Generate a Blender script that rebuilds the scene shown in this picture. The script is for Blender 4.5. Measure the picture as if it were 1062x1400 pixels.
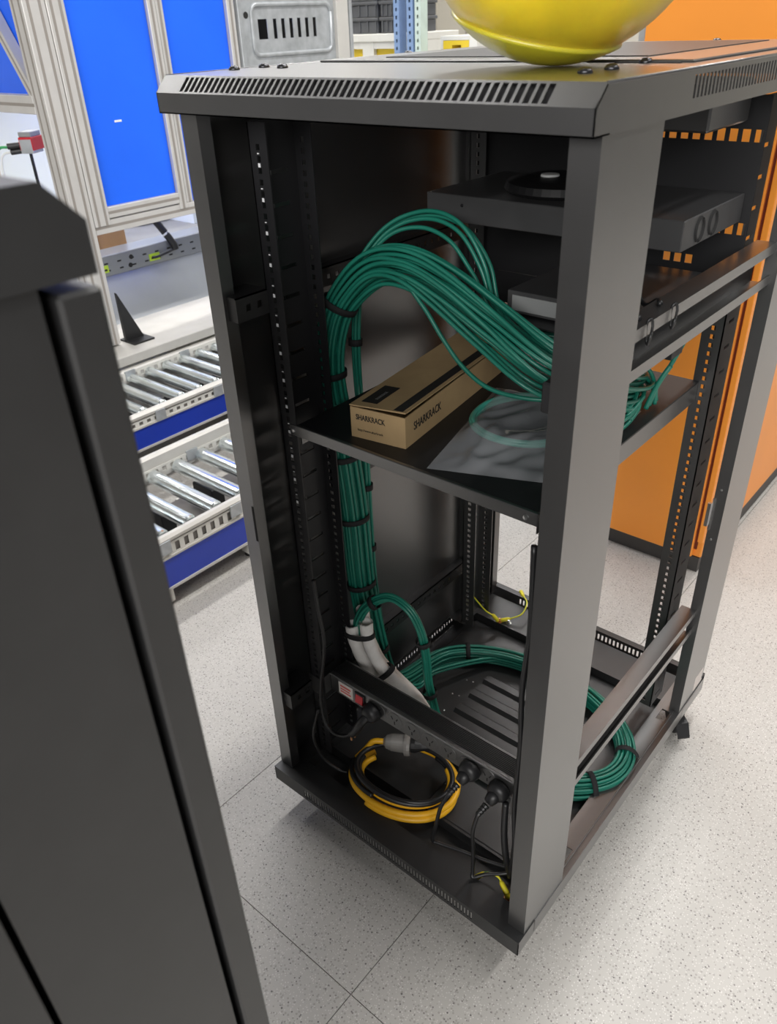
import bpy, math, random
from mathutils import Vector, Matrix
random.seed(7)
for o in list(bpy.data.objects): bpy.data.objects.remove(o)
S = bpy.context.scene
COL = S.collection
H0 = 0.075            # rack base bottom above the floor; all coordinates below are measured from the rack base
FL = -H0

# ------------------------------------------------------------------ camera
cam_d = bpy.data.cameras.new('camera'); cam = bpy.data.objects.new('camera', cam_d); COL.objects.link(cam)
cam.matrix_world = Matrix(((0.7644, -0.3190, 0.5603, 0.9489),
                           (0.6438,  0.4252, -0.6361, -0.7000),
                           (-0.0353, 0.8470, 0.5304, 1.3723 + H0),
                           (0, 0, 0, 1)))
cam_d.sensor_fit = 'VERTICAL'; cam_d.sensor_height = 36; cam_d.lens = 1079.47 / 1400 * 36
cam_d.clip_start = 0.02
cam_d.dof.use_dof = True; cam_d.dof.focus_distance = 1.4; cam_d.dof.aperture_fstop = 9
S.camera = cam
S.view_settings.view_transform = 'Standard'; S.view_settings.look = 'None'
S.view_settings.exposure = 0.35; S.view_settings.gamma = 1.0; S.view_settings.use_curve_mapping = False

# ------------------------------------------------------------------ light
w = bpy.data.worlds.new('hall_light'); S.world = w; w.use_nodes = True
w.node_tree.nodes['Background'].inputs[0].default_value = (0.95, 0.97, 1.0, 1)
w.node_tree.nodes['Background'].inputs[1].default_value = 0.11
def area(name, loc, sx, sy, power, target=None, col=(1, 0.98, 0.955)):
    l = bpy.data.lights.new(name, 'AREA'); l.shape = 'RECTANGLE'; l.size = sx; l.size_y = sy; l.energy = power; l.color = col
    o = bpy.data.objects.new(name, l); COL.objects.link(o); o.location = loc
    if target: o.rotation_euler = (Vector(target) - Vector(loc)).to_track_quat('-Z', 'Y').to_euler()
    return o
area('ceiling_strip_light', (0.40, 2.6, 4.8), 0.3, 4.0, 160)
area('ceiling_strip_light', (3.0, 2.6, 4.8), 0.3, 5.0, 110)
area('ceiling_strip_light', (-2.3, 4.0, 4.8), 0.3, 8.0, 200)
area('ceiling_strip_light', (-5.0, 3.0, 4.8), 0.3, 7.0, 200)
area('front_fill_light', (2.0, -4.4, 2.7), 4.5, 1.8, 260, (0.4, 0.4, 0.9))  # broad front fill added behind the camera; no window is known there
area('backboard_fill_light', (-3.0, 1.35, 1.95), 0.5, 0.3, 10)  # added fill that brightens the white backboard; no lamp is seen inside

# ------------------------------------------------------------------ materials
MATS = {}
def mat(name, col, rough=0.5, metal=0.0, var=0.0, vscale=8.0, bump=0.0, bscale=300.0, coat=0.0, spec=0.5, emit=0.0, trans=0.0, alpha=1.0):
    m = bpy.data.materials.new(name); m.use_nodes = True; nt = m.node_tree; b = nt.nodes['Principled BSDF']
    b.inputs['Base Color'].default_value = (*col, 1); b.inputs['Roughness'].default_value = rough; b.inputs['Metallic'].default_value = metal
    b.inputs['Specular IOR Level'].default_value = spec; b.inputs['Coat Weight'].default_value = coat; b.inputs['Coat Roughness'].default_value = min(rough, 0.3)
    b.inputs['Transmission Weight'].default_value = trans; b.inputs['Alpha'].default_value = alpha
    tc = nt.nodes.new('ShaderNodeTexCoord')
    if var > 0:
        n = nt.nodes.new('ShaderNodeTexNoise'); n.inputs['Scale'].default_value = vscale; n.inputs['Detail'].default_value = 5
        r = nt.nodes.new('ShaderNodeMapRange'); r.inputs[1].default_value = 0.3; r.inputs[2].default_value = 0.7
        r.inputs[3].default_value = 1 - var; r.inputs[4].default_value = 1 + var
        x = nt.nodes.new('ShaderNodeVectorMath'); x.operation = 'SCALE'; x.inputs[0].default_value = col
        nt.links.new(tc.outputs['Object'], n.inputs['Vector']); nt.links.new(n.outputs[0], r.inputs[0])
        nt.links.new(r.outputs[0], x.inputs['Scale']); nt.links.new(x.outputs[0], b.inputs['Base Color'])
    if bump > 0:
        n = nt.nodes.new('ShaderNodeTexNoise'); n.inputs['Scale'].default_value = bscale; n.inputs['Detail'].default_value = 3
        u = nt.nodes.new('ShaderNodeBump'); u.inputs['Strength'].default_value = bump; u.inputs['Distance'].default_value = 0.001
        nt.links.new(tc.outputs['Object'], n.inputs['Vector']); nt.links.new(n.outputs[0], u.inputs['Height']); nt.links.new(u.outputs[0], b.inputs['Normal'])
    if emit > 0:
        b.inputs['Emission Color'].default_value = (*col, 1); b.inputs['Emission Strength'].default_value = emit
    MATS[name] = m
    return m
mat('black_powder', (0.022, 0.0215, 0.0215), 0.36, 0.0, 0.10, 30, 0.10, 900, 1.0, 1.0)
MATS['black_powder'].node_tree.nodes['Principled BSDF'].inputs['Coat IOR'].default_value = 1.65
mat('black_inner_shaded', (0.010, 0.010, 0.0115), 0.5, 0.0, 0.1, 20, 0.1, 900)  # black for inside the rack, darkened to hold the shade there
mat('black_shaded', (0.017, 0.017, 0.0175), 0.42, 0.0, 0.10, 30, 0.10, 900, 0.0, 0.6)  # same rack paint, made darker and duller for parts that look shaded
mat('black_rubber', (0.012, 0.012, 0.013), 0.45, 0, 0.1, 40)
mat('cord_black', (0.014, 0.014, 0.015), 0.38)
mat('screw_steel', (0.55, 0.55, 0.55), 0.3, 1.0)
mat('dark_screw', (0.06, 0.06, 0.065), 0.25, 0.8)
mat('mark_white', (0.75, 0.76, 0.78), 0.6)
mat('green_cable', (0.012, 0.165, 0.115), 0.34, 0, 0.08, 20)
mat('aqua_cable', (0.06, 0.36, 0.28), 0.35)
mat('sleeve_white', (0.78, 0.76, 0.73), 0.75, 0, 0.06, 60, 0.8, 500)
mat('strap_black', (0.01, 0.01, 0.011), 0.8, 0, 0.1, 60, 0.6, 700)
mat('yellow_cable', (0.80, 0.42, 0.015), 0.42, 0, 0.07, 30)
mat('earth_yellow', (0.75, 0.65, 0.03), 0.45)
mat('earth_green', (0.05, 0.35, 0.12), 0.45)
mat('copper', (0.75, 0.4, 0.2), 0.35, 1.0)
mat('smoke_plug', (0.40, 0.385, 0.365), 0.15, 0, 0.05, 30, 0, 300, 0, 0.6, 0, 0.45)
mat('device_grey', (0.06, 0.06, 0.062), 0.4, 0.2, 0.08, 20)
mat('device_edge', (0.18, 0.18, 0.18), 0.4, 0.3)
mat('cardboard', (0.47, 0.325, 0.165), 0.75, 0, 0.10, 14, 0.2, 250)
mat('cardboard_plain', (0.50, 0.29, 0.13), 0.8, 0, 0.08, 10)
mat('print_black', (0.02, 0.018, 0.016), 0.7)
mat('ball_yellow', (0.84, 0.64, 0.03), 0.28, 0, 0.22, 9, 0.05, 60, 0.3)
mat('orange_paint', (1.0, 0.35, 0.045), 0.38, 0, 0.04, 3, 0.03, 60)
mat('seam_red', (0.16, 0.025, 0.008), 0.6)
mat('plinth_dark', (0.055, 0.052, 0.05), 0.5, 0, 0.1, 10)
mat('blue_sheet', (0.020, 0.145, 0.95), 0.25, 0, 0.06, 2.5, 0.02, 30, 0, 0.25)
mat('blue_guard', (0.014, 0.045, 0.42), 0.3, 0, 0.06, 6)
mat('aluminium', (0.60, 0.585, 0.565), 0.42, 0.25, 0.05, 10)
mat('alu_groove', (0.36, 0.33, 0.30), 0.5, 0.4)
mat('rail_beige', (0.56, 0.545, 0.51), 0.45, 0.1, 0.05, 12)
mat('roller_steel', (0.80, 0.86, 0.88), 0.2, 0.95, 0.04, 20)
mat('galvanised', (0.43, 0.45, 0.465), 0.42, 0.35, 0.16, 22)
mat('deck_grey', (0.22, 0.22, 0.22), 0.6, 0, 0.15, 6)
mat('steel_sheet', (0.27, 0.285, 0.30), 0.3, 0.4, 0.08, 4)
mat('table_beige', (0.47, 0.455, 0.425), 0.55, 0, 0.06, 12)
mat('white_board', (0.88, 0.95, 0.96), 0.6)
mat('hole_dark', (0.012, 0.012, 0.012), 0.8)
mat('lime_frame', (0.5, 0.7, 0.05), 0.5)
mat('tray_grey', (0.30, 0.28, 0.26), 0.6, 0, 0.1, 20)
mat('crate_grey', (0.085, 0.088, 0.095), 0.55, 0, 0.1, 12)
mat('bin_yellow', (0.78, 0.56, 0.03), 0.5)
mat('frame_white', (0.72, 0.71, 0.66), 0.5, 0, 0.05, 8)
mat('post_blue', (0.22, 0.33, 0.55), 0.45, 0.2, 0.1, 10)
mat('post_mint', (0.55, 0.66, 0.60), 0.5, 0.1, 0.1, 10)
mat('wall_paint', (0.60, 0.57, 0.50), 0.8, 0, 0.04, 2)
mat('wall_white', (0.85, 0.84, 0.82), 0.7)
mat('red_plastic', (0.55, 0.02, 0.03), 0.4)
mat('label_white', (0.72, 0.66, 0.62), 0.6)
mat('label_red', (0.7, 0.12, 0.1), 0.6)
mat('patch_grey', (0.30, 0.31, 0.31), 0.45, 0.2)
mat('port_white', (0.8, 0.82, 0.8), 0.4)

def bag_material():
    m = bpy.data.materials.new('clear_bag'); m.use_nodes = True; nt = m.node_tree; nt.nodes.clear()
    out = nt.nodes.new('ShaderNodeOutputMaterial'); mix = nt.nodes.new('ShaderNodeMixShader'); tr = nt.nodes.new('ShaderNodeBsdfTransparent')
    p = nt.nodes.new('ShaderNodeBsdfPrincipled'); p.inputs['Base Color'].default_value = (0.55, 0.57, 0.60, 1); p.inputs['Roughness'].default_value = 0.10
    p.inputs['Specular IOR Level'].default_value = 0.9
    tr.inputs[0].default_value = (0.92, 0.95, 0.95, 1); mix.inputs[0].default_value = 0.38
    nt.links.new(tr.outputs[0], mix.inputs[1]); nt.links.new(p.outputs[0], mix.inputs[2]); nt.links.new(mix.outputs[0], out.inputs[0])
    MATS['clear_bag'] = m
bag_material()

def floor_material():
    m = bpy.data.materials.new('speckled_vinyl'); m.use_nodes = True; nt = m.node_tree; b = nt.nodes['Principled BSDF']
    tc = nt.nodes.new('ShaderNodeTexCoord'); L = nt.links.new
    base = nt.nodes.new('ShaderNodeTexNoise'); base.inputs['Scale'].default_value = 1.6; base.inputs['Detail'].default_value = 6
    cr = nt.nodes.new('ShaderNodeValToRGB'); cr.color_ramp.elements[0].position = 0.3; cr.color_ramp.elements[0].color = (0.40, 0.385, 0.36, 1)
    cr.color_ramp.elements[1].position = 0.7; cr.color_ramp.elements[1].color = (0.455, 0.437, 0.41, 1)
    L(tc.outputs['Object'], base.inputs['Vector']); L(base.outputs[0], cr.inputs[0])
    prev = cr.outputs[0]
    for scale, thr, col, amt, seed in ((170, 0.34, (0.30, 0.285, 0.265), 0.8, 0), (250, 0.30, (0.60, 0.585, 0.56), 0.8, 3.1), (125, 0.20, (0.16, 0.145, 0.14), 0.9, 7.7), (62, 0.11, (0.10, 0.09, 0.09), 0.9, 12.3)):
        mp = nt.nodes.new('ShaderNodeMapping'); mp.inputs['Location'].default_value = (seed, seed * 1.7, 0)
        v = nt.nodes.new('ShaderNodeTexVoronoi'); v.inputs['Scale'].default_value = scale; v.inputs['Randomness'].default_value = 1.0
        sel = nt.nodes.new('ShaderNodeMath'); sel.operation = 'LESS_THAN'; sel.inputs[1].default_value = thr
        sep = nt.nodes.new('ShaderNodeSeparateColor'); gate = nt.nodes.new('ShaderNodeMath'); gate.operation = 'LESS_THAN'; gate.inputs[1].default_value = 0.52
        mul = nt.nodes.new('ShaderNodeMath'); mul.operation = 'MULTIPLY'; m2 = nt.nodes.new('ShaderNodeMath'); m2.operation = 'MULTIPLY'; m2.inputs[1].default_value = amt
        mx = nt.nodes.new('ShaderNodeMix'); mx.data_type = 'RGBA'; mx.inputs[7].default_value = (*col, 1)
        L(tc.outputs['Object'], mp.inputs[0]); L(mp.outputs[0], v.inputs['Vector']); L(v.outputs['Distance'], sel.inputs[0])
        L(v.outputs['Color'], sep.inputs[0]); L(sep.outputs[0], gate.inputs[0]); L(sel.outputs[0], mul.inputs[0]); L(gate.outputs[0], mul.inputs[1])
        L(mul.outputs[0], m2.inputs[0]); L(m2.outputs[0], mx.inputs[0]); L(prev, mx.inputs[6]); prev = mx.outputs[2]
    L(prev, b.inputs['Base Color']); b.inputs['Roughness'].default_value = 0.48
    MATS['speckled_vinyl'] = m
floor_material()

def perforated_material():
    m = bpy.data.materials.new('perforated_steel'); m.use_nodes = True; nt = m.node_tree; b = nt.nodes['Principled BSDF']; L = nt.links.new
    tc = nt.nodes.new('ShaderNodeTexCoord'); mp = nt.nodes.new('ShaderNodeMapping'); mp.inputs['Scale'].default_value = (110, 110, 110)
    fr = nt.nodes.new('ShaderNodeVectorMath'); fr.operation = 'FRACTION'; sb = nt.nodes.new('ShaderNodeVectorMath'); sb.operation = 'SUBTRACT'; sb.inputs[1].default_value = (0.5, 0.5, 0)
    sp = nt.nodes.new('ShaderNodeSeparateXYZ'); cb = nt.nodes.new('ShaderNodeCombineXYZ'); ln = nt.nodes.new('ShaderNodeVectorMath'); ln.operation = 'LENGTH'
    lt = nt.nodes.new('ShaderNodeMath'); lt.operation = 'LESS_THAN'; lt.inputs[1].default_value = 0.33
    mx = nt.nodes.new('ShaderNodeMix'); mx.data_type = 'RGBA'; mx.inputs[6].default_value = (0.03, 0.03, 0.03, 1); mx.inputs[7].default_value = (0.004, 0.004, 0.004, 1)
    L(tc.outputs['Object'], mp.inputs[0]); L(mp.outputs[0], fr.inputs[0]); L(fr.outputs[0], sb.inputs[0]); L(sb.outputs[0], sp.inputs[0])
    L(sp.outputs[0], cb.inputs[0]); L(sp.outputs[1], cb.inputs[1]); L(cb.outputs[0], ln.inputs[0]); L(ln.outputs['Value'], lt.inputs[0])
    L(lt.outputs[0], mx.inputs[0]); L(mx.outputs[2], b.inputs['Base Color']); b.inputs['Roughness'].default_value = 0.42
    MATS['perforated_steel'] = m
perforated_material()

# ------------------------------------------------------------------ mesh helpers
V = Vector
class MB:
    def __init__(s): s.v = []; s.f = []
    def add(s, vs, fs):
        n = len(s.v); s.v += [tuple(p) for p in vs]; s.f += [tuple(i + n for i in f) for f in fs]; return s
    def box(s, x0, y0, z0, x1, y1, z1, c=0.0):
        if x1 < x0: x0, x1 = x1, x0
        if y1 < y0: y0, y1 = y1, y0
        if z1 < z0: z0, z1 = z1, z0
        if c <= 0:
            s.add([(x0,y0,z0),(x1,y0,z0),(x1,y1,z0),(x0,y1,z0),(x0,y0,z1),(x1,y0,z1),(x1,y1,z1),(x0,y1,z1)],
                  [(3,2,1,0),(4,5,6,7),(0,1,5,4),(1,2,6,5),(2,3,7,6),(3,0,4,7)]); return s
        # chamfered box
        P = []
        idx = {}
        for sx in (0,1):
            for sy in (0,1):
                for sz in (0,1):
                    X, Y, Z = (x0,x1)[sx], (y0,y1)[sy], (z0,z1)[sz]; dx, dy, dz = (c,-c)[sx], (c,-c)[sy], (c,-c)[sz]
                    for k, p in enumerate(((X, Y+dy, Z+dz), (X+dx, Y, Z+dz), (X+dx, Y+dy, Z))):
                        idx[(sx,sy,sz,k)] = len(P); P.append(p)
        F = []
        I = lambda a,b,c_,k: idx[(a,b,c_,k)]
        for sx in (0,1): q = [I(sx,0,0,0),I(sx,1,0,0),I(sx,1,1,0),I(sx,0,1,0)]; F.append(q if sx else q[::-1])
        for sy in (0,1): q = [I(0,sy,0,1),I(1,sy,0,1),I(1,sy,1,1),I(0,sy,1,1)]; F.append(q[::-1] if sy else q)
        for sz in (0,1): q = [I(0,0,sz,2),I(1,0,sz,2),I(1,1,sz,2),I(0,1,sz,2)]; F.append(q if sz else q[::-1])
        for a in (0,1):
            for b in (0,1):
                F.append([I(a,b,0,0),I(a,b,1,0),I(a,b,1,1),I(a,b,0,1)])
                F.append([I(a,0,b,0),I(a,1,b,0),I(a,1,b,2),I(a,0,b,2)])
                F.append([I(0,a,b,1),I(1,a,b,1),I(1,a,b,2),I(0,a,b,2)])
                for d in (0,1): pass
        for a in (0,1):
            for b in (0,1):
                for d in (0,1): F.append([I(a,b,d,0),I(a,b,d,1),I(a,b,d,2)])
        s.add(P, F); return s
    def prism(s, prof, axis, a, b):
        """prof: list of 2D points in the plane perpendicular to axis; extruded from a to b"""
        n = len(prof)
        def P(p, t): return {'x': (t, p[0], p[1]), 'y': (p[0], t, p[1]), 'z': (p[0], p[1], t)}[axis]
        s.add([P(p, a) for p in prof] + [P(p, b) for p in prof],
              [tuple(range(n))[::-1], tuple(range(n, 2*n))] + [(i, (i+1) % n, n + (i+1) % n, n + i) for i in range(n)]); return s
    def tube(s, path, r, n=8, cap=True):
        path = [V(p) for p in path]; m = len(path)
        if not hasattr(r, '__len__'): r = [r] * m
        T = [(path[min(i+1, m-1)] - path[max(i-1, 0)]).normalized() for i in range(m)]
        a = V((0,0,1)) if abs(T[0].z) < 0.9 else V((1,0,0))
        N = (a - T[0] * a.dot(T[0])).normalized(); vs = []; fs = []
        for i in range(m):
            N = (N - T[i] * N.dot(T[i])).normalized(); B = T[i].cross(N)
            for k in range(n):
                t = 2 * math.pi * k / n; vs.append(path[i] + (N * math.cos(t) + B * math.sin(t)) * r[i])
        for i in range(m-1):
            for k in range(n): fs.append((i*n+k, i*n+(k+1) % n, (i+1)*n+(k+1) % n, (i+1)*n+k))
        if cap: fs += [tuple(range(n))[::-1], tuple((m-1)*n + k for k in range(n))]
        s.add(vs, fs); return s
    def cyl(s, p0, p1, r, n=16, r1=None):
        return s.tube([p0, p1], [r, r if r1 is None else r1], n)
    def lathe(s, p0, d, prof, n=24):
        """prof: (distance along d, radius) points"""
        d = V(d).normalized(); p0 = V(p0); path = []
        a = V((0,0,1)) if abs(d.z) < 0.9 else V((1,0,0)); N = (a - d*a.dot(d)).normalized(); B = d.cross(N); vs = []; fs = []
        for (h, r) in prof:
            for k in range(n):
                t = 2*math.pi*k/n; vs.append(p0 + d*h + (N*math.cos(t) + B*math.sin(t))*max(r, 1e-5))
        m = len(prof)
        for i in range(m-1):
            for k in range(n): fs.append((i*n+k, i*n+(k+1) % n, (i+1)*n+(k+1) % n, (i+1)*n+k))
        fs += [tuple(range(n))[::-1], tuple((m-1)*n + k for k in range(n))]
        s.add(vs, fs); return s
    def plate(s, O, U, W_, N, us, vs, holes, shear=None):
        """sheet with rectangular holes. O origin, U/W_ unit directions, N thickness vector, us/vs break points, holes set of (i,j) cells"""
        O, U, W_, N = V(O), V(U), V(W_), V(N); nu, nv = len(us), len(vs); vv = []
        for t in (0, 1):
            for j in range(nv):
                for i in range(nu): vv.append(O + U*us[i] + W_*vs[j] + N*t)
        id_ = lambda t, i, j: t*nu*nv + j*nu + i
        F = []; solid = lambda i, j: 0 <= i < nu-1 and 0 <= j < nv-1 and (i, j) not in holes
        for j in range(nv-1):
            for i in range(nu-1):
                if not solid(i, j): continue
                for t in (0, 1):
                    q = [id_(t,i,j), id_(t,i+1,j), id_(t,i+1,j+1), id_(t,i,j+1)]; F.append(q if t else q[::-1])
                if not solid(i-1, j): F.append([id_(0,i,j), id_(1,i,j), id_(1,i,j+1), id_(0,i,j+1)])
                if not solid(i+1, j): F.append([id_(0,i+1,j), id_(1,i+1,j), id_(1,i+1,j+1), id_(0,i+1,j+1)])
                if not solid(i, j-1): F.append([id_(0,i,j), id_(1,i,j), id_(1,i+1,j), id_(0,i+1,j)])
                if not solid(i, j+1): F.append([id_(0,i,j+1), id_(1,i,j+1), id_(1,i+1,j+1), id_(0,i+1,j+1)])
        s.add(vv, F); return s
    def mesh(s, name, m, smooth=False):
        me = bpy.data.meshes.new(name); me.from_pydata(s.v, [], s.f); me.update()
        import bmesh
        bm = bmesh.new(); bm.from_mesh(me); bmesh.ops.recalc_face_normals(bm, faces=bm.faces); bm.to_mesh(me); bm.free()
        if m: me.materials.append(MATS[m])
        if smooth:
            for p in me.polygons: p.use_smooth = True
        return me

ORG = {}
def link(o, parent=None, loc=(0,0,0)):
    COL.objects.link(o); loc = V(loc)
    if parent is None: o.location = loc + V((0,0,H0))
    else: o.parent = parent; o.location = loc - ORG[parent]
    ORG[o] = loc
    return o
def tag(o, label, cat, group=None, kind=None):
    o['label'] = label; o['category'] = cat
    if group: o['group'] = group
    if kind: o['kind'] = kind
    return o
def thing(name, label, cat, loc, group=None):
    return tag(link(bpy.data.objects.new(name, None), None, loc), label, cat, group)
def part(name, mb, m, parent, loc=None, smooth=False, label=None):
    """mesh in absolute coordinates; its origin is put at its own centre"""
    me = mb if isinstance(mb, bpy.types.Mesh) else mb.mesh(name, m, smooth)
    if loc is None:
        c = sum((v.co for v in me.vertices), V()) / max(1, len(me.vertices)); me.transform(Matrix.Translation(-c)); loc = c
    o = link(bpy.data.objects.new(name, me), parent, loc)
    if label: o['label'] = label
    return o
def solo(name, mb, m, label, cat, group=None, smooth=False):
    me = mb.mesh(name, m, smooth)
    c = sum((v.co for v in me.vertices), V()) / len(me.vertices); c.z = min(v.co.z for v in me.vertices)
    me.transform(Matrix.Translation(-c))
    return tag(link(bpy.data.objects.new(name, me), None, c), label, cat, group)
def structure(name, mb, m):
    me = mb.mesh(name, m); o = link(bpy.data.objects.new(name, me)); o['kind'] = 'structure'; return o
def spline(pts, n=10):
    pts = [V(p) for p in pts]; out = []
    P = [pts[0]*2 - pts[1]] + pts + [pts[-1]*2 - pts[-2]]
    for i in range(1, len(P)-2):
        a, b, c, d = P[i-1:i+3]
        for k in range(n):
            t = k / n; out.append(0.5*((2*b) + (c-a)*t + (2*a-5*b+4*c-d)*t*t + (3*b-a-3*c+d)*t**3))
    out.append(pts[-1]); return out
def grid_breaks(start, hole, pitch, n, total0, total1):
    us = [total0]; hs = []
    for k in range(n):
        us += [start + k*pitch, start + k*pitch + hole]; hs.append(2*k + 1)
    us.append(total1); return us, hs
def text_mesh(txt, size, name, m, squash=1.0, bold=0.0):
    c = bpy.data.curves.new(name, 'FONT'); c.body = txt; c.size = size; c.extrude = 0.0002; c.offset = bold
    o = bpy.data.objects.new(name, c); COL.objects.link(o)
    dg = bpy.context.evaluated_depsgraph_get(); me = bpy.data.meshes.new_from_object(o.evaluated_get(dg)); bpy.data.objects.remove(o)
    me.materials.clear(); me.materials.append(MATS[m]); me.transform(Matrix.Diagonal((squash, 1, 1, 1))); return me

# ------------------------------------------------------------------ setting
fo = bpy.data.objects.new('floor', MB().box(-9, -4, FL-0.08, 6, 9.9, FL-0.004).mesh('floor', 'speckled_vinyl')); link(fo); fo['kind'] = 'structure'
xs = (-9, -0.092, 0.393, 6); ys = (-4, -0.222, 9.9); g = 0.0008
for i in range(3):
    for j in range(2):
        part('floor_sheet', MB().box(xs[i]+g, ys[j]+g, FL-0.004, xs[i+1]-g, ys[j+1]-g, FL), 'speckled_vinyl', fo, loc=(0,0,0))
structure('wall_back', MB().box(-9, 9.8, FL, 6, 9.95, 5.2), 'wall_paint')
structure('wall_left', MB().box(-7.15, -4, FL, -7.0, 9.8, 5.2), 'wall_paint')
structure('trim_1', MB().box(-6.50, 9.785, FL, -6.47, 9.8, 5.2), 'alu_groove')

# ------------------------------------------------------------------ main rack
W, D = 0.600, 0.774
ZU, Z1, Z2, Z3 = 0.0374, 1.2788, 1.3022, 1.3204
CF, EF, ES, EBF, EBS, EBB = 0.018, 0.0277, 0.0054, 0.0195, 0.0017, 0.0116
def build_roof(root, full=True):
    y0, y1, x0, x1, t = -EF, D+EF, -ES, W+ES, 0.0015
    me = MB().box(x0, y0+CF, Z3-t, x1, y1-CF, Z3); part('roof_panel', me, 'black_powder', root)
    for X in (x0+0.0008, x1-0.0008): part('roof_fold', MB().tube([(X, y0+CF, Z3-0.0008), (X, y1-CF, Z3-0.0008)], 0.0017, 8), 'black_powder', root, smooth=True)
    # front and rear chamfers with a row of slots
    n = 54; us, hs = grid_breaks(0.04, 0.0062, 0.00965, n, x0, x1)
    L = math.hypot(CF, Z3-Z2); d = V((0, CF, Z3-Z2)).normalized()
    part('front_vent', MB().plate((0, y0, Z2), (1,0,0), d, V((0, d.z, -d.y))*0.002, us, [0, L*0.10, L*0.90, L], {(h, 1) for h in hs}), 'black_powder', root)
    d2 = V((0, -CF, Z3-Z2)).normalized()
    part('rear_vent', MB().plate((0, y1, Z2), (1,0,0), d2, V((0, -d.z, -d.y))*0.002, us, [0, L*0.10, L*0.90, L], {(h, 1) for h in hs}), 'black_powder', root)
    part('front_lip', MB().box(x0, y0, Z1, x1, y0+t, Z2).box(x0, y0, Z1, x1, y0+0.03, Z1+t), 'black_powder', root)
    part('rear_lip', MB().box(x0, y1-t, Z1, x1, y1, Z2).box(x0, y1-0.03, Z1, x1, y1, Z1+t), 'black_powder', root)
    for sx, X in ((1, x1), (-1, x0)):
        n = 44; us, hs = grid_breaks(0.178, 0.0052, 0.0098, n, y0+CF, y1-CF)
        m = MB().plate((X, 0, 0), (0,1,0), (0,0,1), (-sx*t, 0, 0), us, [Z1, 1.2925, 1.3135, Z3-t], {(h, 1) for h in hs})
        prof = [(y0, Z1), (y0+CF, Z1), (y0+CF, Z3), (y0, Z2)]
        m.prism(prof, 'x', X, X-sx*t); m.prism([(y1-p[0]+y0, p[1]) for p in prof], 'x', X, X-sx*t)
        part('roof_side', m, 'black_powder', root)
    # underside ring
    for yy in (0.0, D-0.04): part('roof_inner_beam', MB().box(x0+0.01, yy, Z1, x1-0.01, yy+0.04, Z3-0.004), 'black_inner_shaded', root)
def bolt(root, x, y, z, r=0.007):
    part('bolt', MB().lathe((x, y, z), (0,0,1), [(0, r), (r*0.25, r), (r*0.6, r*0.72), (r*0.75, r*0.3), (r*0.76, 0)], 16), 'dark_screw', root, smooth=True)

rack = thing('server_rack', 'tall open black server rack with its front door and side panel removed', 'server rack', (W/2, D/2, 0))
build_roof(rack)
# cover plate on the roof, perforated in the middle
cp = part('roof_cover', MB().box(0.02, 0.245, Z3, 0.575, 0.76, Z3+0.003, 0.001), 'black_powder', rack)
part('roof_mesh', MB().box(0.10, 0.30, Z3+0.003, 0.50, 0.71, Z3+0.0042), 'perforated_steel', cp, loc=(0,0,0))
for a, b, c_, d_ in ((0.49, 0.232, 0.565, 0.2375), (0.19, 0.765, 0.44, 0.7705), (0.0, 0.27, 0.0055, 0.64)):
    part('cover_slot', MB().box(a, b, Z3-0.001, c_, d_, Z3+0.0012), 'hole_dark', rack)
for x, y in ((0.534, 0.083), (0.536, 0.134), (0.02, 0.083), (0.022, 0.134), (0.066, 0.127), (0.525, 0.236), (0.40, 0.768), (0.534, 0.69), (0.02, 0.45), (0.55, 0.76)):
    bolt(rack, x, y, Z3 + (0.003 if y == 0.69 else 0), 0.0075)
# base: front sill with slots, rear and side sills, bottom plate
bx0, bx1, by0, by1 = -EBS, W+EBS, -EBF, D+EBB
us, hs = grid_breaks(0.085, 0.0035, 0.0072, 59, bx0, bx1)
m = MB().plate((0, by0, 0), (1,0,0), (0,0,1), (0, 0.002, 0), us, [0, 0.008, 0.028, ZU-0.002], {(h, 1) for h in hs})
m.box(bx0, by0, ZU-0.002, bx1, 0.034, ZU).box(bx0, 0.032, 0.006, bx1, 0.034, ZU-0.002)
part('base_front_sill', m, 'black_shaded', rack)
us, hs = grid_breaks(0.10, 0.0055, 0.0105, 39, bx0, bx1)
m = MB().plate((0, by1-0.002, 0), (1,0,0), (0,0,1), (0, 0.002, 0), us, [0, 0.014, 0.031, 0.052], {(h, 1) for h in hs})
m.box(bx0, by1-0.016, 0.050, bx1, by1, 0.052).box(bx0, 0.665, 0.032, bx1, by1-0.03, 0.034).box(bx0, 0.662, 0.006, bx1, 0.665, 0.034)
part('base_rear_sill', m, 'black_shaded', rack)
m = MB().plate((0, 0, ZU-0.002), (1,0,0), (0,1,0), (0,0,0.002), [0.553, 0.5665, 0.585, bx1], [0.034, 0.165, 0.195, 0.60, 0.635, by1], {(1, 1), (1, 3)})
m.box(bx1-0.002, by0, 0, bx1, by1, ZU-0.002).box(0.553, 0.034, 0.004, 0.555, 0.66, ZU-0.002).box(0.588, 0.14, ZU, 0.5905, 0.64, ZU+0.004)
part('base_side_sill', m, 'black_powder', rack)
us, hs = grid_breaks(0.20, 0.0055, 0.0105, 40, by0, by1)
m = MB().plate((bx0, 0, 0), (0,1,0), (0,0,1), (0.002,0,0), us, [0, 0.016, 0.026, ZU-0.002], {(h, 1) for h in hs})
m.box(bx0, 0.034, ZU-0.002, 0.046, 0.18, ZU).box(bx0, 0.60, ZU-0.002, 0.046, 0.66, ZU).box(0.044, 0.034, 0.006, 0.046, 0.18, ZU-0.002).box(0.044, 0.18, 0.006, 0.046, 0.60, 0.013)
part('base_side_sill', m, 'black_shaded', rack)
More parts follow.
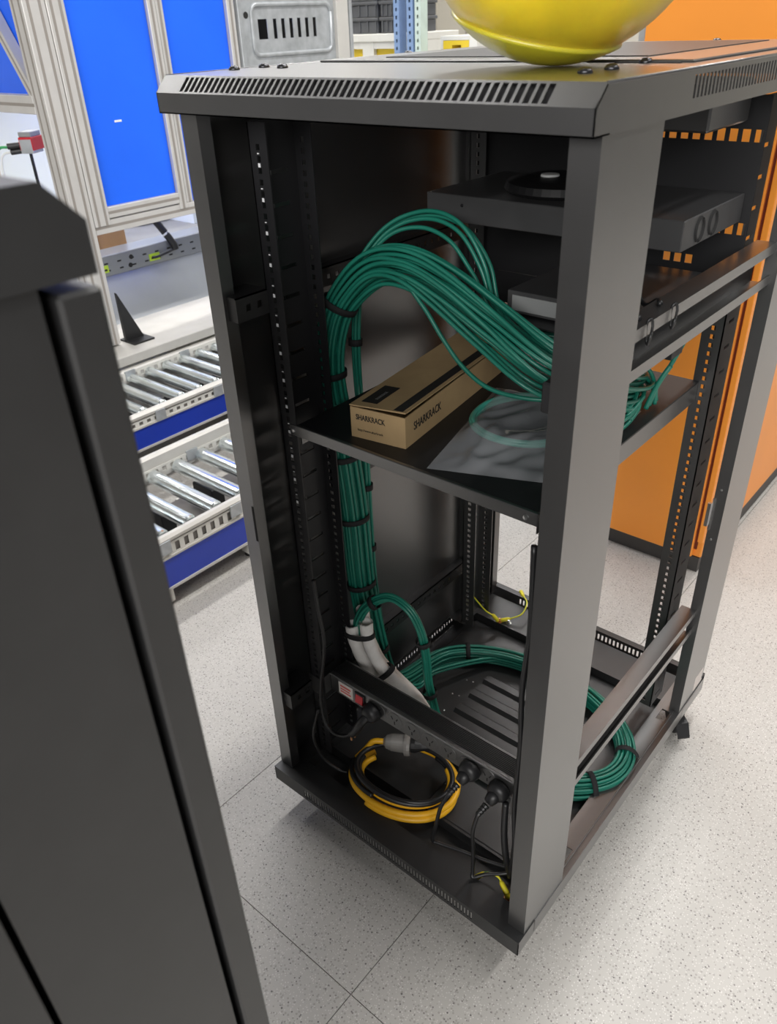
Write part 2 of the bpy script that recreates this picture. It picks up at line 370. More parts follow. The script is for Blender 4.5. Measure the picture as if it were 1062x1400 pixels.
bp = part('base_plate', MB().box(0.0005, 0.034, 0.003, 0.0438, 0.662, 0.006).box(0.046, 0.105, 0.008, 0.553, 0.662, 0.012).box(0.046, 0.034, 0.003, 0.553, 0.105, 0.006).box(0.046, 0.100, 0.006, 0.553, 0.105, 0.030).box(0.30, 0.105, 0.012, 0.545, 0.215, 0.030, 0.003), 'black_shaded', rack)
for k in range(4):
    y = 0.30 + 0.058*k
    part('rib', MB().prism([(y, 0.012), (y+0.008, 0.0195), (y+0.026, 0.0195), (y+0.034, 0.012)], 'x', 0.19, 0.50), 'black_shaded', bp)
for k in range(3):
    for j in range(2):
        part('rivet', MB().lathe((0.155 + 0.016*j, 0.345 + 0.058*k + 0.004*j, 0.012), (0,0,1), [(0, 0.0022), (0.001, 0.0018), (0.0014, 0)], 8), 'screw_steel', bp)
# corner posts
def corner_post(x, y, sx, sy):
    t = 0.003; m = MB()
    m.box(x, y, ZU, x+sx*0.032, y+sy*t, Z1)               # front flange
    m.box(x, y+sy*t, ZU, x+sx*t, y+sy*0.13, Z1)           # side flange
    m.box(x+sx*(0.032-t), y+sy*t, ZU, x+sx*0.032, y+sy*0.022, Z1)
    m.box(x+sx*t, y+sy*(0.13-t), ZU, x+sx*0.022, y+sy*0.13, Z1)
    return part('corner_post', m, 'black_powder', rack)
pl = corner_post(0, 0, 1, 1); pr = corner_post(W, 0, -1, 1); corner_post(0, D, 1, -1); pb = corner_post(W, D, -1, -1)
part('strike_slot', MB().box(0.0265, -0.0006, 0.615, 0.0315, 0.0, 0.685), 'hole_dark', pl)
part('lock_catch', MB().box(0.556, 0.003, 1.000, 0.569, 0.020, 1.036, 0.002), 'black_rubber', pr)
part('latch', MB().box(0.578, 0.640, 0.52, 0.582, 0.6455, 0.59).box(0.572, 0.634, 0.53, 0.578, 0.640, 0.58), 'screw_steel', pb)
part('rating_label', MB().box(W, 0.72, 0.045, W+0.0006, 0.765, 0.085), 'label_white', pb)
for z in (0.61, 0.50): part('screw', MB().lathe((0.588, 0.6435, z), (0,-1,0), [(0, 0.003), (0.0015, 0.0024), (0.0018, 0)], 8), 'screw_steel', pb)
# left side panel, closed
part('side_panel', MB().box(-0.004, 0.10, ZU, 0.0, D-0.10, Z1), 'black_powder', rack)
# mounting rails: C-section with square holes
U = 0.04445
def rail(name, side, yf, yb, z0=0.06, z1=1.262, m_='black_powder', narrow=False, ftop=None):
    X = 0.05 if side < 0 else 0.55; s = 1 if side < 0 else -1
    n = int((z1 - z0 - 0.02) / (U/3)); vs, hs = grid_breaks(z0+0.012, 0.0078, U/3, n, z0, z1)
    m = MB(); t = 0.002
    if ftop: vs = [v for v in vs if v < ftop] + [ftop]; hs = [h for h in hs if h < len(vs)-2]
    for y in (yf, yb):
        m.plate((X, y, 0), (s,0,0), (0,0,1), (0,t,0), [0, 0.0135, 0.0208, 0.035] if not (narrow and y == yf) else [0, 0.003, 0.010, 0.013], vs, {(1, h) for h in hs} if not (narrow and y == yf) else set())
    n2 = int((z1 - z0 - 0.03) / U); vs, hs = grid_breaks(z0+0.02, 0.006, U, n2, z0, z1)
    m.plate((X, 0, 0), (0,1,0), (0,0,1), (s*t,0,0), [yf, yf+0.018, yb-0.018, yb], vs, {(1, h) for h in hs})
    return part(name, m, m_, rack)
rf = rail('mounting_rail', -1, 0.067, 0.150, m_='black_inner_shaded'); rail('mounting_rail', 1, 0.067, 0.150, m_='black_inner_shaded', narrow=True)
rail('mounting_rail', -1, 0.585, 0.655); rail('mounting_rail', 1, 0.600, 0.660, ftop=1.05)
for k in range(13):
    z = 1.209 - k*U
    part('rail_mark', MB().box(0.0652, 0.0662, z-0.0025, 0.0692, 0.067, z+0.0025).box(0.0655, 0.0662, z+0.0140, 0.0688, 0.067, z+0.0154), 'mark_white', rf, label='small white mark on the rail')  # pairs of small white marks on the front flange
# depth bars on the closed side
def depth_bar(z, x=0.022):
    us, hs = grid_breaks(0.165, 0.008, 0.020, 21, 0.131, 0.64)
    m = MB().plate((x, 0, z), (0,1,0), (0,0,1), (-0.002,0,0), us, [0, 0.011, 0.019, 0.032], {(h, 1) for h in hs})
    m.box(0.0, 0.131, z+0.030, x, 0.64, z+0.032)
    part('depth_bar', m, 'black_shaded', rack)
depth_bar(0.175); depth_bar(0.62); depth_bar(1.00)
# crossbars on the open side (lipped channel)
def crossbar(z0, z1, x=0.590):
    y0, y1, t, d, l = 0.131, 0.644, 0.0025, 0.030, 0.0155
    m = MB().box(x-d, y0, z0, x-d+t, y1, z1).box(x-d+t, y0, z1-t, x, y1, z1).box(x-d+t, y0, z0, x, y1, z0+t)
    m.box(x-t, y0, z1-l, x, y1, z1-t).box(x-t, y0, z0+t, x, y1, z0+l)
    return part('crossbar', m, 'black_powder', rack)
xb = crossbar(0.990, 1.056); crossbar(0.262, 0.325)
def tie_loop(y):
    pts = [(0.592+0.006*math.cos(t)*0.6, y+0.002*math.sin(2*t), 1.046+0.016*math.sin(t)) for t in [2*math.pi*k/14 for k in range(15)]]
    part('cable_tie', MB().tube(pts, 0.0018, 6), 'cord_black', xb, smooth=True)
tie_loop(0.185); tie_loop(0.255)
# brackets at the front left
def front_bracket(z):
    m = MB().plate((0.052, 0.006, z-0.017), (0,1,0), (0,0,1), (-0.002,0,0), [0, 0.018, 0.027, 0.040, 0.049, 0.062], [0, 0.013, 0.023, 0.036], {(1,1),(3,1)})
    m.box(0.004, 0.006, z+0.017, 0.052, 0.068, z+0.019).box(0.004, 0.006, z-0.017, 0.050, 0.008, z+0.017)
    part('hinge_bracket', m, 'black_shaded', rack)
front_bracket(1.02); front_bracket(0.235)
# rear blanking panel with a row of slots at top and bottom, fan tray below the roof
us, hs = grid_breaks(0.2845, 0.0118, 0.0183, 15, 0.058, 0.556)
part('rear_blank_panel', MB().plate((0, 0.598, 0), (1,0,0), (0,0,1), (0,0.002,0), us, [0.955, 1.018, 1.032, 1.070, 1.088, 1.200, 1.217, 1.262], {(h, 1) for h in hs[8:11]} | {(h, 3) for h in hs} | {(h, 5) for h in hs}), 'black_inner_shaded', rack)
part('rear_blank_panel', MB().box(0.058, 0.598, 0.895, 0.42, 0.600, 0.9545), 'black_inner_shaded', rack)  # added plate that keeps the bright see-through gap dark
m = MB().box(0.12, 0.440, 1.228, 0.530, 0.590, 1.285, 0.003)
ft = part('fan_tray', m, 'black_powder', rack)
part('fan_guard', MB().lathe((0.32, 0.515, 1.228), (0,0,-1), [(0, 0.055), (0.004, 0.055), (0.004, 0.045), (0.001, 0.044), (0.001, 0)], 24), 'black_inner_shaded', ft)
# casters
def caster(x, y, ang, brake=True):
    c = part('caster', MB().box(x-0.032, y-0.032, -0.006, x+0.032, y+0.032, 0.0).lathe((x, y, -0.006), (0,0,-1), [(0, 0.02), (0.012, 0.018), (0.012, 0)], 16), 'black_rubber', rack)
    d = V((math.cos(ang), math.sin(ang), 0)); n = V((-d.y, d.x, 0)); h = V((x, y, 0)) + d*0.022; r = 0.025
    for s in (-1, 1):
        a = h + n*s*0.013; z = -H0 + r
        vs = []
        for t in (0, 0.0025):
            for (u, zz) in ((-0.036, -0.018), (0.008, -0.018), (0.012, z-0.004), (-0.008, z-0.006)):
                p = a + d*u + n*s*t; vs.append((p.x, p.y, zz))
        part('fork', MB().add(vs, [(0,1,2,3),(7,6,5,4),(0,4,5,1),(1,5,6,2),(2,6,7,3),(3,7,4,0)]), 'dark_screw', c)
    ww = part('wheel', MB().lathe(V((h.x, h.y, -H0+r)) - n*0.011, n, [(0, r*0.5), (0.002, r*0.9), (0.004, r), (0.018, r), (0.020, r*0.9), (0.022, r*0.5)], 28), 'black_rubber', c, smooth=True)
    if brake:
        p0 = h + V((0,0,-0.028)) ; vs = []
        for t in (0, 0.004):
            for u, v_, zz in ((0.0, -0.013, 0.006), (0.0, 0.013, 0.006), (0.032, 0.015, 0.002), (0.032, -0.015, 0.002), (0.050, 0.014, -0.024), (0.050, -0.014, -0.024)):
                p = p0 + d*u + n*v_; vs.append((p.x, p.y, p.z+zz+t))
        part('brake_lever', MB().add(vs, [(0,1,2,3),(3,2,4,5),(9,8,7,6),(11,10,8,9),(0,6,7,1),(1,7,8,2),(2,8,10,4),(4,10,11,5),(5,11,9,3),(3,9,6,0)]), 'black_rubber', c)
caster(0.565, 0.715, -0.75); caster(0.035, 0.715, 2.4); caster(0.072, 0.075, -0.6, False); caster(0.53, 0.075, 2.4, False)

# ------------------------------------------------------------------ second rack, close to the camera on the left
rx, ry = 0.6083, -0.5387      # its own origin; it is turned by 180 degrees
fr = thing('server_rack', 'closed black rack cabinet in the near left foreground, seen edge-on', 'server rack', (rx-W/2, ry-D/2, 0))
def T(me):  # rack coordinates -> turned coordinates
    me.transform(Matrix.Translation((rx, ry, 0)) @ Matrix.Rotation(math.pi, 4, 'Z')); return me
def fpart(name, mb, m): return part(name, T(mb.mesh(name, m)), m, fr)
fpart('roof', MB().prism([(-EF, Z1), (D+EF, Z1), (D+EF, Z2), (D+EF-CF, Z3), (-EF+CF, Z3), (-EF, Z2)], 'x', -ES, W+ES), 'black_shaded')  # darkened copy of the rack paint carries the shade on this rack
fpart('base', MB().box(-EBS, -EBF, 0, W+EBS, D+EBB, ZU, 0.002), 'black_shaded')
for (a, b) in ((0, 0), (W-0.032, 0), (0, D-0.115), (W-0.032, D-0.115)):
    fpart('corner_post', MB().box(a, b, ZU, a+0.032, b+0.113, Z1), 'black_shaded')
fpart('side_panel', MB().box(-0.002, 0.1175, ZU+0.004, 0.004, D-0.1175, Z1-0.004, 0.001), 'black_shaded')
fpart('side_panel', MB().box(W-0.004, 0.1175, ZU+0.004, W+0.002, D-0.1175, Z1-0.004, 0.001), 'black_shaded')
fd = fpart('door', MB().box(0.002-ES, -0.0295, ZU+0.003, W-0.002+ES, -0.0065, Z1-0.006, 0.002), 'black_shaded')
fpart('rear_door', MB().box(0.002, D+0.0065, ZU+0.003, W-0.002, D+0.027, Z1-0.006, 0.002), 'black_shaded')

# ------------------------------------------------------------------ shelf and equipment
sh = thing('rack_shelf', 'black cantilever rack shelf holding the cardboard box and plastic bag', 'shelf', (0.305, 0.34, 0.80))
part('tray', MB().box(0.085, 0.072, 0.822, 0.525, 0.60, 0.825), 'black_inner_shaded', sh)
part('front_lip', MB().box(0.070, 0.0655, 0.806, 0.530, 0.072, 0.8255, 0.001), 'black_powder', sh)
for x in (0.085, 0.5235):
    part('side_flange', MB().box(x, 0.0745, 0.789, x+0.0015, 0.598, 0.822), 'black_powder', sh)
for x in (0.512, 0.078):
    part('screw', MB().lathe((x, 0.0655, 0.8155), (0,-1,0), [(0, 0.004), (0.002, 0.0035), (0.0026, 0)], 10), 'screw_steel', sh)

d1 = thing('network_switch', 'flat black rack device with two curved fan vents on its side', 'network device', (0.33, 0.48, 1.0905))
dc = part('case', MB().box(0.115, 0.373, 1.0905, 0.5435, 0.596, 1.1315, 0.0012), 'device_grey', d1)
for cy in (0.430, 0.478):
    for a0, a1 in ((0.45*math.pi, 1.35*math.pi), (-0.5*math.pi, 0.3*math.pi)):
        pts = [(0.5437, cy + 0.0135*math.cos(a), 1.111 + 0.0155*math.sin(a)) for a in [a0 + (a1-a0)*k/12 for k in range(13)]]
        part('fan_vent', MB().tube(pts, 0.0024, 6), 'hole_dark', dc)
part('power_inlet', MB().box(0.445, 0.3705, 1.096, 0.495, 0.3732, 1.125, 0.001).box(0.455, 0.368, 1.102, 0.48, 0.3706, 1.116), 'hole_dark', d1)
part('screw', MB().lathe((0.185, 0.3732, 1.117), (0,-1,0), [(0, 0.003), (0.001, 0.0025), (0.0014, 0)], 8), 'dark_screw', d1)
d2 = thing('small_switch', 'small dark half-width device under the flat rack device', 'network device', (0.42, 0.45, 0.978))
part('case', MB().box(0.30, 0.335, 0.978, 0.54, 0.58, 1.012, 0.001), 'device_grey', d2)
part('port_strip', MB().box(0.31, 0.333, 0.983, 0.53, 0.3352, 1.006), 'patch_grey', d2)
pp = thing('patch_panel', 'grey patch panel below the small device, green plugs fitted', 'patch panel', (0.42, 0.42, 0.93))
part('body', MB().box(0.335, 0.40, 0.930, 0.545, 0.44, 0.972, 0.001), 'black_inner_shaded', pp)
for k in range(9):
    part('port', MB().box(0.350+0.021*k, 0.397, 0.944, 0.363+0.021*k, 0.4005, 0.957), 'port_white' if k % 2 else 'hole_dark', pp)
sh2 = thing('rack_shelf', 'narrow upper shelf inside the rack under the flat devices', 'shelf', (0.41, 0.45, 0.965))
part('tray', MB().box(0.285, 0.30, 0.9735, 0.545, 0.596, 0.976), 'black_inner_shaded', sh2)
part('rear_lip', MB().box(0.285, 0.594, 0.965, 0.545, 0.596, 0.9734), 'black_inner_shaded', sh2)
dk = thing('black_disc', 'round black disc with a pale button lying on top device', 'network device', (0.30, 0.484, 1.132))
part('disc', MB().lathe((0.300, 0.484, 1.132), (0,0,1), [(0, 0.085), (0.006, 0.092), (0.016, 0.088), (0.020, 0.06), (0.021, 0)], 40), 'black_rubber', dk, smooth=False)
part('button', MB().lathe((0.2795, 0.477, 1.1527), (0,0,1), [(0, 0.015), (0.003, 0.014), (0.004, 0)], 24), 'port_white', dk)
# thin upper cables behind
def cord(name, pts, r, m, label, cat='cable', group=None, n=10, sides=8):
    return solo(name, MB().tube(spline(pts, n), r, sides), m, label, cat, group, True)
cord('power_cable', [(0.465, 0.368, 1.108), (0.48, 0.35, 1.07), (0.52, 0.33, 1.03), (0.555, 0.29, 1.05), (0.575, 0.25, 1.060)], 0.0035, 'cord_black', 'thin black cord drooping from the flat device to the side crossbar')
cord('power_cable', [(0.47, 0.30, 0.985), (0.50, 0.24, 1.0), (0.53, 0.21, 1.03), (0.555, 0.20, 1.045), (0.578, 0.185, 1.060)], 0.004, 'cord_black', 'black cord curling over the side crossbar near the front post')

# cardboard box on the shelf
bxr = thing('cardboard_box', 'open-flapped brown cardboard box with black stripe lying on the shelf', 'box', (0.23, 0.26, 0.825))
ang = math.radians(8.5); o0 = V((0.182, 0.0925, 0.8252)); bw, bl, bh = 0.097, 0.36, 0.050
ex = V((math.cos(ang), math.sin(ang), 0)); ey = V((-math.sin(ang), math.cos(ang), 0)) * 1.0
def bpt(x, y, z): return o0 + ex*x + ey*y + V((0,0,z))
def bmesh_box(m, x0, y0, z0, x1, y1, z1):
    return m.add([bpt(*p) for p in ((x0,y0,z0),(x1,y0,z0),(x1,y1,z0),(x0,y1,z0),(x0,y0,z1),(x1,y0,z1),(x1,y1,z1),(x0,y1,z1))],
                 [(3,2,1,0),(4,5,6,7),(0,1,5,4),(1,2,6,5),(2,3,7,6),(3,0,4,7)])
t = 0.002
body = MB(); bmesh_box(body, 0, 0, 0, bw, bl, t); bmesh_box(body, 0, 0, t, bw, t, bh); bmesh_box(body, 0, bl-t, t, bw, bl, bh)
bmesh_box(body, 0, t, t, t, bl-t, bh); bmesh_box(body, bw-t, t, t, bw, bl-t, bh)
part('body', body, 'cardboard', bxr)
lid = MB(); a = 0.005
lid.add([bpt(0, -0.001, bh+a*0.4), bpt(bw, 0.002, bh+a+0.001), bpt(bw, bl, bh+0.002), bpt(0, bl, bh+0.001), bpt(0, -0.001, bh+a*0.4+t), bpt(bw, 0.002, bh+a+t+0.001), bpt(bw, bl, bh+0.002+t), bpt(0, bl, bh+0.001+t)],
        [(3,2,1,0),(4,5,6,7),(0,1,5,4),(1,2,6,5),(2,3,7,6),(3,0,4,7)])
ld = part('lid', lid, 'cardboard', bxr)
def lid_z(x, y): return bh + t + 0.0004 + (a*0.4*(1-y/bl) + 0.001*y/bl) + (x/bw)*((a*0.6+0.001)*(1-y/bl) + 0.001*y/bl)
def lid_patch(name, x0, y0, x1, y1, m):
    mm = MB(); P = [(x0,y0),(x1,y0),(x1,y1),(x0,y1)]
    mm.add([bpt(x, y, lid_z(x, y)) for x, y in P] + [bpt(x, y, lid_z(x, y)+0.0003) for x, y in P], [(3,2,1,0),(4,5,6,7),(0,1,5,4),(1,2,6,5),(2,3,7,6),(3,0,4,7)])
    return part(name, mm, m, ld)
lid_patch('printed_stripe', bw-0.022, 0.004, bw-0.006, bl-0.004, 'print_black')
lid_patch('printed_panel', 0.012, 0.014, 0.040, 0.082, 'print_black')
def place_text(me, origin, xd, yd, parent, name='lettering'):
    z = V(xd).cross(V(yd)); M = Matrix((( xd[0], yd[0], z.x, origin[0]), (xd[1], yd[1], z.y, origin[1]), (xd[2], yd[2], z.z, origin[2]), (0,0,0,1)))
    me.transform(M); return part(name, me, None, parent)
up = V((0,0,1))
place_text(text_mesh('SHARKRACK', 0.0125, 'lettering', 'print_black', 0.72, 0.0002), bpt(0.010, -0.0006, 0.031), ex, up, bxr)
place_text(text_mesh('http://www.sharkrack', 0.0055, 'lettering', 'print_black', 0.95), bpt(0.012, -0.0006, 0.0125), ex, up, bxr)
place_text(text_mesh('SHARKRACK', 0.019, 'lettering', 'print_black', 0.78, 0.0002), bpt(bw+0.0006, 0.024, 0.021), ey, up, bxr)
place_text(text_mesh('SHARKRACK', 0.007, 'lettering', 'device_edge', 0.8), bpt(0.032, 0.028, lid_z(0.03, 0.05)+0.0006), ey, -ex, ld)

# plastic bag with a coiled aqua cord
bag = thing('plastic_bag', 'clear plastic bag holding a coiled pale green patch cord on the shelf', 'bag', (0.40, 0.24, 0.8255))
cx, cy = 0.375, 0.288
coil = MB()
for q in range(3):
    pts = [(cx + (0.086 - 0.0035*q)*math.cos(t), cy + (0.088 - 0.0035*q)*math.sin(t)*(1+0.02*q), 0.8305 + 0.0045*(q % 2) + 0.001*math.sin(3*t+q)) for t in [2*math.pi*k/48 for k in range(49)]]
    coil.tube(pts, 0.0038, 8, False)
part('patch_cord', coil, 'aqua_cable', bag, smooth=True)
A, B_, C_, D_ = V((0.340, 0.077, 0)), V((0.520, 0.150, 0)), V((0.500, 0.430, 0)), V((0.262, 0.375, 0)); nu, nv = 34, 40; vs = []; fs = []
rb = random.Random(3)
cre = [(rb.random(), rb.random(), rb.uniform(0, 6.3), rb.uniform(0.02, 0.06)) for _ in range(22)]
for j in range(nv+1):
    for i in range(nu+1):
        u, v = i/nu, j/nv; p = (A*(1-u) + B_*u)*(1-v) + (D_*(1-u) + C_*u)*v
        rr = math.hypot(p.x-cx, p.y-cy); z = 0.8265 + 0.0135*math.exp(-((rr-0.086)/0.035)**2) + (0.005 if rr < 0.08 else 0.0)*(1 - rr/0.09)
        for (a_, b_, th, wd) in cre:
            dd = (u-a_)*math.cos(th) + (v-b_)*math.sin(th); z += 0.0045*math.exp(-(dd/wd)**2)*math.exp(-((u-a_)**2+(v-b_)**2)*6)
        e = min(u, v, 1-u, 1-v); z = 0.8262 + (z-0.8262)*min(1, e*9)
        vs.append((p.x, p.y, z))
for j in range(nv):
    for i in range(nu): q = j*(nu+1)+i; fs.append((q, q+1, q+nu+2, q+nu+1))
part('film', MB().add(vs, fs), 'clear_bag', bag, smooth=True)

# ------------------------------------------------------------------ green network cables
def frames(path):
    m = len(path); T_ = [(path[min(i+1, m-1)] - path[max(i-1, 0)]).normalized() for i in range(m)]
    a = V((0,1,0)); N = (a - T_[0]*a.dot(T_[0])).normalized(); out = []
    for i in range(m):
        N = (N - T_[i]*N.dot(T_[i])).normalized(); out.append((N.copy(), T_[i].cross(N)))
    return out
def bundle(ctrl, count, r, ew, eh, label, group, per=10, seed=1, wav=0.0, sides=7, zmin=None):
    """ctrl: (x,y,z,spread). cables packed into an ellipse ew x eh around the centre line"""
    rnd = random.Random(seed)
    path = spline([c[:3] for c in ctrl], per); sp = [p.x for p in spline([(c[3], 0, 0) for c in ctrl], per)]
    fr_ = frames(path); offs = []
    k = 0; ga = 2.399963
    for i in range(count):
        q = math.sqrt((i+0.5)/count); offs.append((q*ew*math.cos(i*ga), q*eh*math.sin(i*ga)))
    for i, (a_, b_) in enumerate(offs):
        ph = rnd.uniform(0, 6.28); ph2 = rnd.uniform(0, 6.28); am = rnd.uniform(0.3, 1)*wav; pts = []
        for j, p in enumerate(path):
            N, B = fr_[j]; s_ = sp[j]; wv = max(0, s_ - 1.0)
            q = p + N*(a_*s_ + am*wv*math.sin(j*0.10+ph)) + B*(b_*s_ + am*wv*math.sin(j*0.08+ph2))
            if zmin is not None: q.z = max(q.z, zmin)
            pts.append(q)
        solo('network_cable', MB().tube(pts, r, sides), 'green_cable', label, 'cable', group, True)
    return path, fr_, sp
def strap(path, fr_, idx, ew, eh, w_, label):
    m = MB(); n = 20; vs = []; fs = []; p = path[idx]; T_ = (path[min(idx+1, len(path)-1)] - path[max(idx-1, 0)]).normalized(); N, B = fr_[idx]
    for (h, k) in ((-w_/2, 1.0), (w_/2, 1.0), (w_/2, 1.08), (-w_/2, 1.08)):
        for i in range(n):
            t_ = 2*math.pi*i/n; vs.append(p + T_*h + N*ew*k*math.cos(t_) + B*eh*k*math.sin(t_))
    for a_ in range(4):
        for i in range(n): fs.append((a_*n+i, a_*n+(i+1) % n, ((a_+1) % 4)*n+(i+1) % n, ((a_+1) % 4)*n+i))
    solo('cable_strap', m.add(vs, fs), 'strap_black', label, 'strap', 'black straps around the green cables', True)
def nearest(path, q):
    q = V(q); return min(range(len(path)), key=lambda i: (path[i]-q).length)
cxo, cyo, rxo, ryo = 0.318, 0.422, 0.255, 0.160
def coil_ctrl(a0, a1, n, dz=0.0, k=1.0, s=1.0):
    return [(cxo + rxo*k*math.cos(math.radians(a0+(a1-a0)*i/n)), cyo + ryo*k*math.sin(math.radians(a0+(a1-a0)*i/n)), 0.036+dz*i/n, s) for i in range(n+1)]
main_ctrl = [(0.36, 0.475, 0.862, 1.1), (0.42, 0.478, 0.862, 1.1), (0.468, 0.450, 0.864, 1.2), (0.484, 0.395, 0.876, 1.4), (0.474, 0.320, 0.902, 1.6), (0.425, 0.252, 0.938, 1.75), (0.339, 0.245, 0.985, 1.75), (0.255, 0.24, 1.030, 1.7), (0.190, 0.235, 1.052, 1.55), (0.130, 0.23, 1.046, 1.3),
             (0.085, 0.218, 1.012, 1.1), (0.052, 0.203, 0.955, 0.95), (0.040, 0.195, 0.86, 0.9), (0.050, 0.205, 0.72, 0.95), (0.050, 0.220, 0.56, 1.0), (0.053, 0.225, 0.40, 1.0), (0.062, 0.240, 0.25, 1.0), (0.068, 0.262, 0.13, 1.0), (0.066, 0.315, 0.066, 1.0)]
mp_, mf_, ms_ = bundle(main_ctrl + coil_ctrl(168, -140, 12), 26, 0.0034, 0.026, 0.020, 'green cable of the thick bundle that arches over the shelf and coils below', 'green cables of the thick bundle', 8, 5, 0.012, 7, 0.0165)
for q, lab, s_ in (((0.064, 0.208, 0.975), 'black strap on the thick green bundle at the foot of its arch', 1.05), ((0.047, 0.198, 0.855), 'black strap on the thick green bundle just above the shelf', 1.0),
               ((0.050, 0.207, 0.70), 'black strap on the thick green bundle right below the shelf', 1.0), ((0.050, 0.220, 0.555), 'black strap on the thick green bundle halfway below the shelf', 1.0),
               ((0.053, 0.226, 0.40), 'black strap on the thick green bundle above the white sleeves', 1.0), ((0.064, 0.244, 0.22), 'black strap on the thick green bundle behind the white sleeves', 1.0),
               ((0.12, 0.52, 0.036), 'black strap on the green coil at the back left of the rack base', 1.0), ((0.26, 0.578, 0.036), 'black strap on the green coil at the back of the rack base', 1.0),
               ((0.565, 0.46, 0.036), 'black strap on the green coil beside the right base sill', 1.0), ((0.545, 0.34, 0.036), 'black strap on the green coil at its front right bend', 1.0)):
    strap(mp_, mf_, nearest(mp_, q), 0.0283*s_, 0.0225*s_, 0.011, lab)
# higher loose arch
bundle([(0.050, 0.200, 0.90, 1), (0.058, 0.235, 1.00, 1), (0.100, 0.275, 1.080, 1.2), (0.160, 0.298, 1.108, 1.5), (0.225, 0.30, 1.098, 1.8), (0.272, 0.298, 1.052, 1.8), (0.300, 0.295, 1.00, 1.2), (0.340, 0.285, 0.970, 1.2), (0.420, 0.28, 0.938, 1.6), (0.50, 0.32, 0.885, 1.6)],
       4, 0.0034, 0.008, 0.008, 'green network cable in the loose high arch above the thick bundle', 'green cables of the high arch', 9, 2, 0.01)
# low sagging cable
cord('network_cable', [(0.075, 0.205, 0.995), (0.11, 0.215, 1.035), (0.172, 0.218, 1.046), (0.225, 0.218, 1.005), (0.262, 0.218, 0.962), (0.300, 0.218, 0.925), (0.345, 0.222, 0.900), (0.40, 0.235, 0.893), (0.46, 0.26, 0.895)], 0.0034, 'green_cable', 'single green cable sagging lowest under the arch, over the cardboard box', 'cable')
# cables running from the arch to the patch panel
for k in range(6):
    x = 0.362 + 0.021*k*1.4
    cord('network_cable', [(0.315, 0.292, 0.975-0.002*k), (0.345+0.006*k, 0.32, 0.966-0.003*k), (x-0.01, 0.36, 0.955), (x, 0.397, 0.951)], 0.0032, 'green_cable', 'green cable plugged into the patch panel behind the front post', 'cable', 'green cables at the patch panel')
# thin bundle
tp, tf, ts = bundle([(0.075, 0.268, 1.030, 1), (0.050, 0.272, 0.99, 1), (0.040, 0.270, 0.95, 1), (0.040, 0.262, 0.85, 1), (0.042, 0.268, 0.67, 1), (0.043, 0.268, 0.54, 1), (0.048, 0.266, 0.38, 1), (0.062, 0.274, 0.20, 1), (0.085, 0.29, 0.10, 1), (0.105, 0.335, 0.06, 1.2), (0.112, 0.40, 0.064, 1.2)] + coil_ctrl(150, -130, 11, 0, 0.93, 1.2)[1:],
                    4, 0.0034, 0.0065, 0.0065, 'green cable in the thin bundle running down beside the thick bundle', 'green cables of the thin bundle', 8, 3, 0, 7, 0.0165)
for q, lab in (((0.040, 0.268, 0.90), 'black strap on the thin green bundle above the shelf'), ((0.042, 0.268, 0.60), 'black strap on the thin green bundle below the shelf'),
               ((0.045, 0.267, 0.47), 'black strap on the thin green bundle halfway down'), ((0.050, 0.268, 0.34), 'black strap on the thin green bundle beside the white sleeves')):
    strap(tp, tf, nearest(tp, q), 0.0115, 0.0115, 0.012, lab)
# white braided sleeves and the cables that come out of them
for i, (dx, dy, dz, lab) in enumerate(((0, 0, 0, 'left one of the white cable sleeves standing at the power strip'), (0.0285, 0.012, 0.012, 'right one of the white cable sleeves standing at the power strip'), (0.004, 0.030, 0.022, 'rear white cable sleeve, mostly hidden by the two in front'))):
    pts = spline([(0.083+dx, 0.158+dy, 0.352+dz), (0.083+dx, 0.160+dy, 0.315+dz), (0.090+dx, 0.166+dy, 0.275+dz*0.5), (0.110+dx*0.9, 0.180+dy*0.8, 0.235), (0.145+dx*0.8, 0.200+dy*0.6, 0.195), (0.185+dx*0.6, 0.215+dy*0.5, 0.155), (0.215+dx*0.5, 0.22+dy*0.5, 0.11)], 7)
    if i == 0: pts = spline([(0.083, 0.158, 0.352), (0.084, 0.160, 0.32), (0.090, 0.166, 0.28), (0.102, 0.176, 0.235), (0.120, 0.192, 0.19), (0.145, 0.207, 0.14)], 7)
    m = MB().tube(pts, 0.0135, 18, False).tube(pts[::-1], 0.0112, 18, False)
    a_ = len(pts); n = 18
    o = solo('cable_sleeve', m, 'sleeve_white', lab, 'cable sleeve', 'white cable sleeves', True)
sl = spline([(0.097, 0.164, 0.358), (0.097, 0.166, 0.32), (0.104, 0.172, 0.278), (0.123, 0.184, 0.238), (0.157, 0.204, 0.198), (0.195, 0.217, 0.158)], 7); sf = frames(sl)
for q, lab in (((0.097, 0.166, 0.332), 'black strap binding the tops of the white sleeves'), ((0.130, 0.188, 0.228), 'black strap binding the white sleeves just above the power strip')):
    i_ = nearest(sl, q); p = sl[i_]; T_ = (sl[i_+1]-sl[i_-1]).normalized(); d_ = V((0.0285, 0.012, 0.012)); d_ = (d_ - T_*d_.dot(T_)).normalized(); e_ = T_.cross(d_); vs = []; fs = []; n = 24
    for (h, k) in ((-0.006, 0), (0.006, 0), (0.006, 0.0018), (-0.006, 0.0018)):
        for j in range(n):
            t_ = 2*math.pi*j/n; vs.append(p + T_*h + d_*(0.0305+k)*math.cos(t_) + e_*(0.0165+k)*math.sin(t_))
    for a_ in range(4):
        for j in range(n): fs.append((a_*n+j, a_*n+(j+1) % n, ((a_+1) % 4)*n+(j+1) % n, ((a_+1) % 4)*n+j))
    solo('cable_strap', MB().add(vs, fs), 'strap_black', lab, 'strap', 'black straps around the green cables', True)
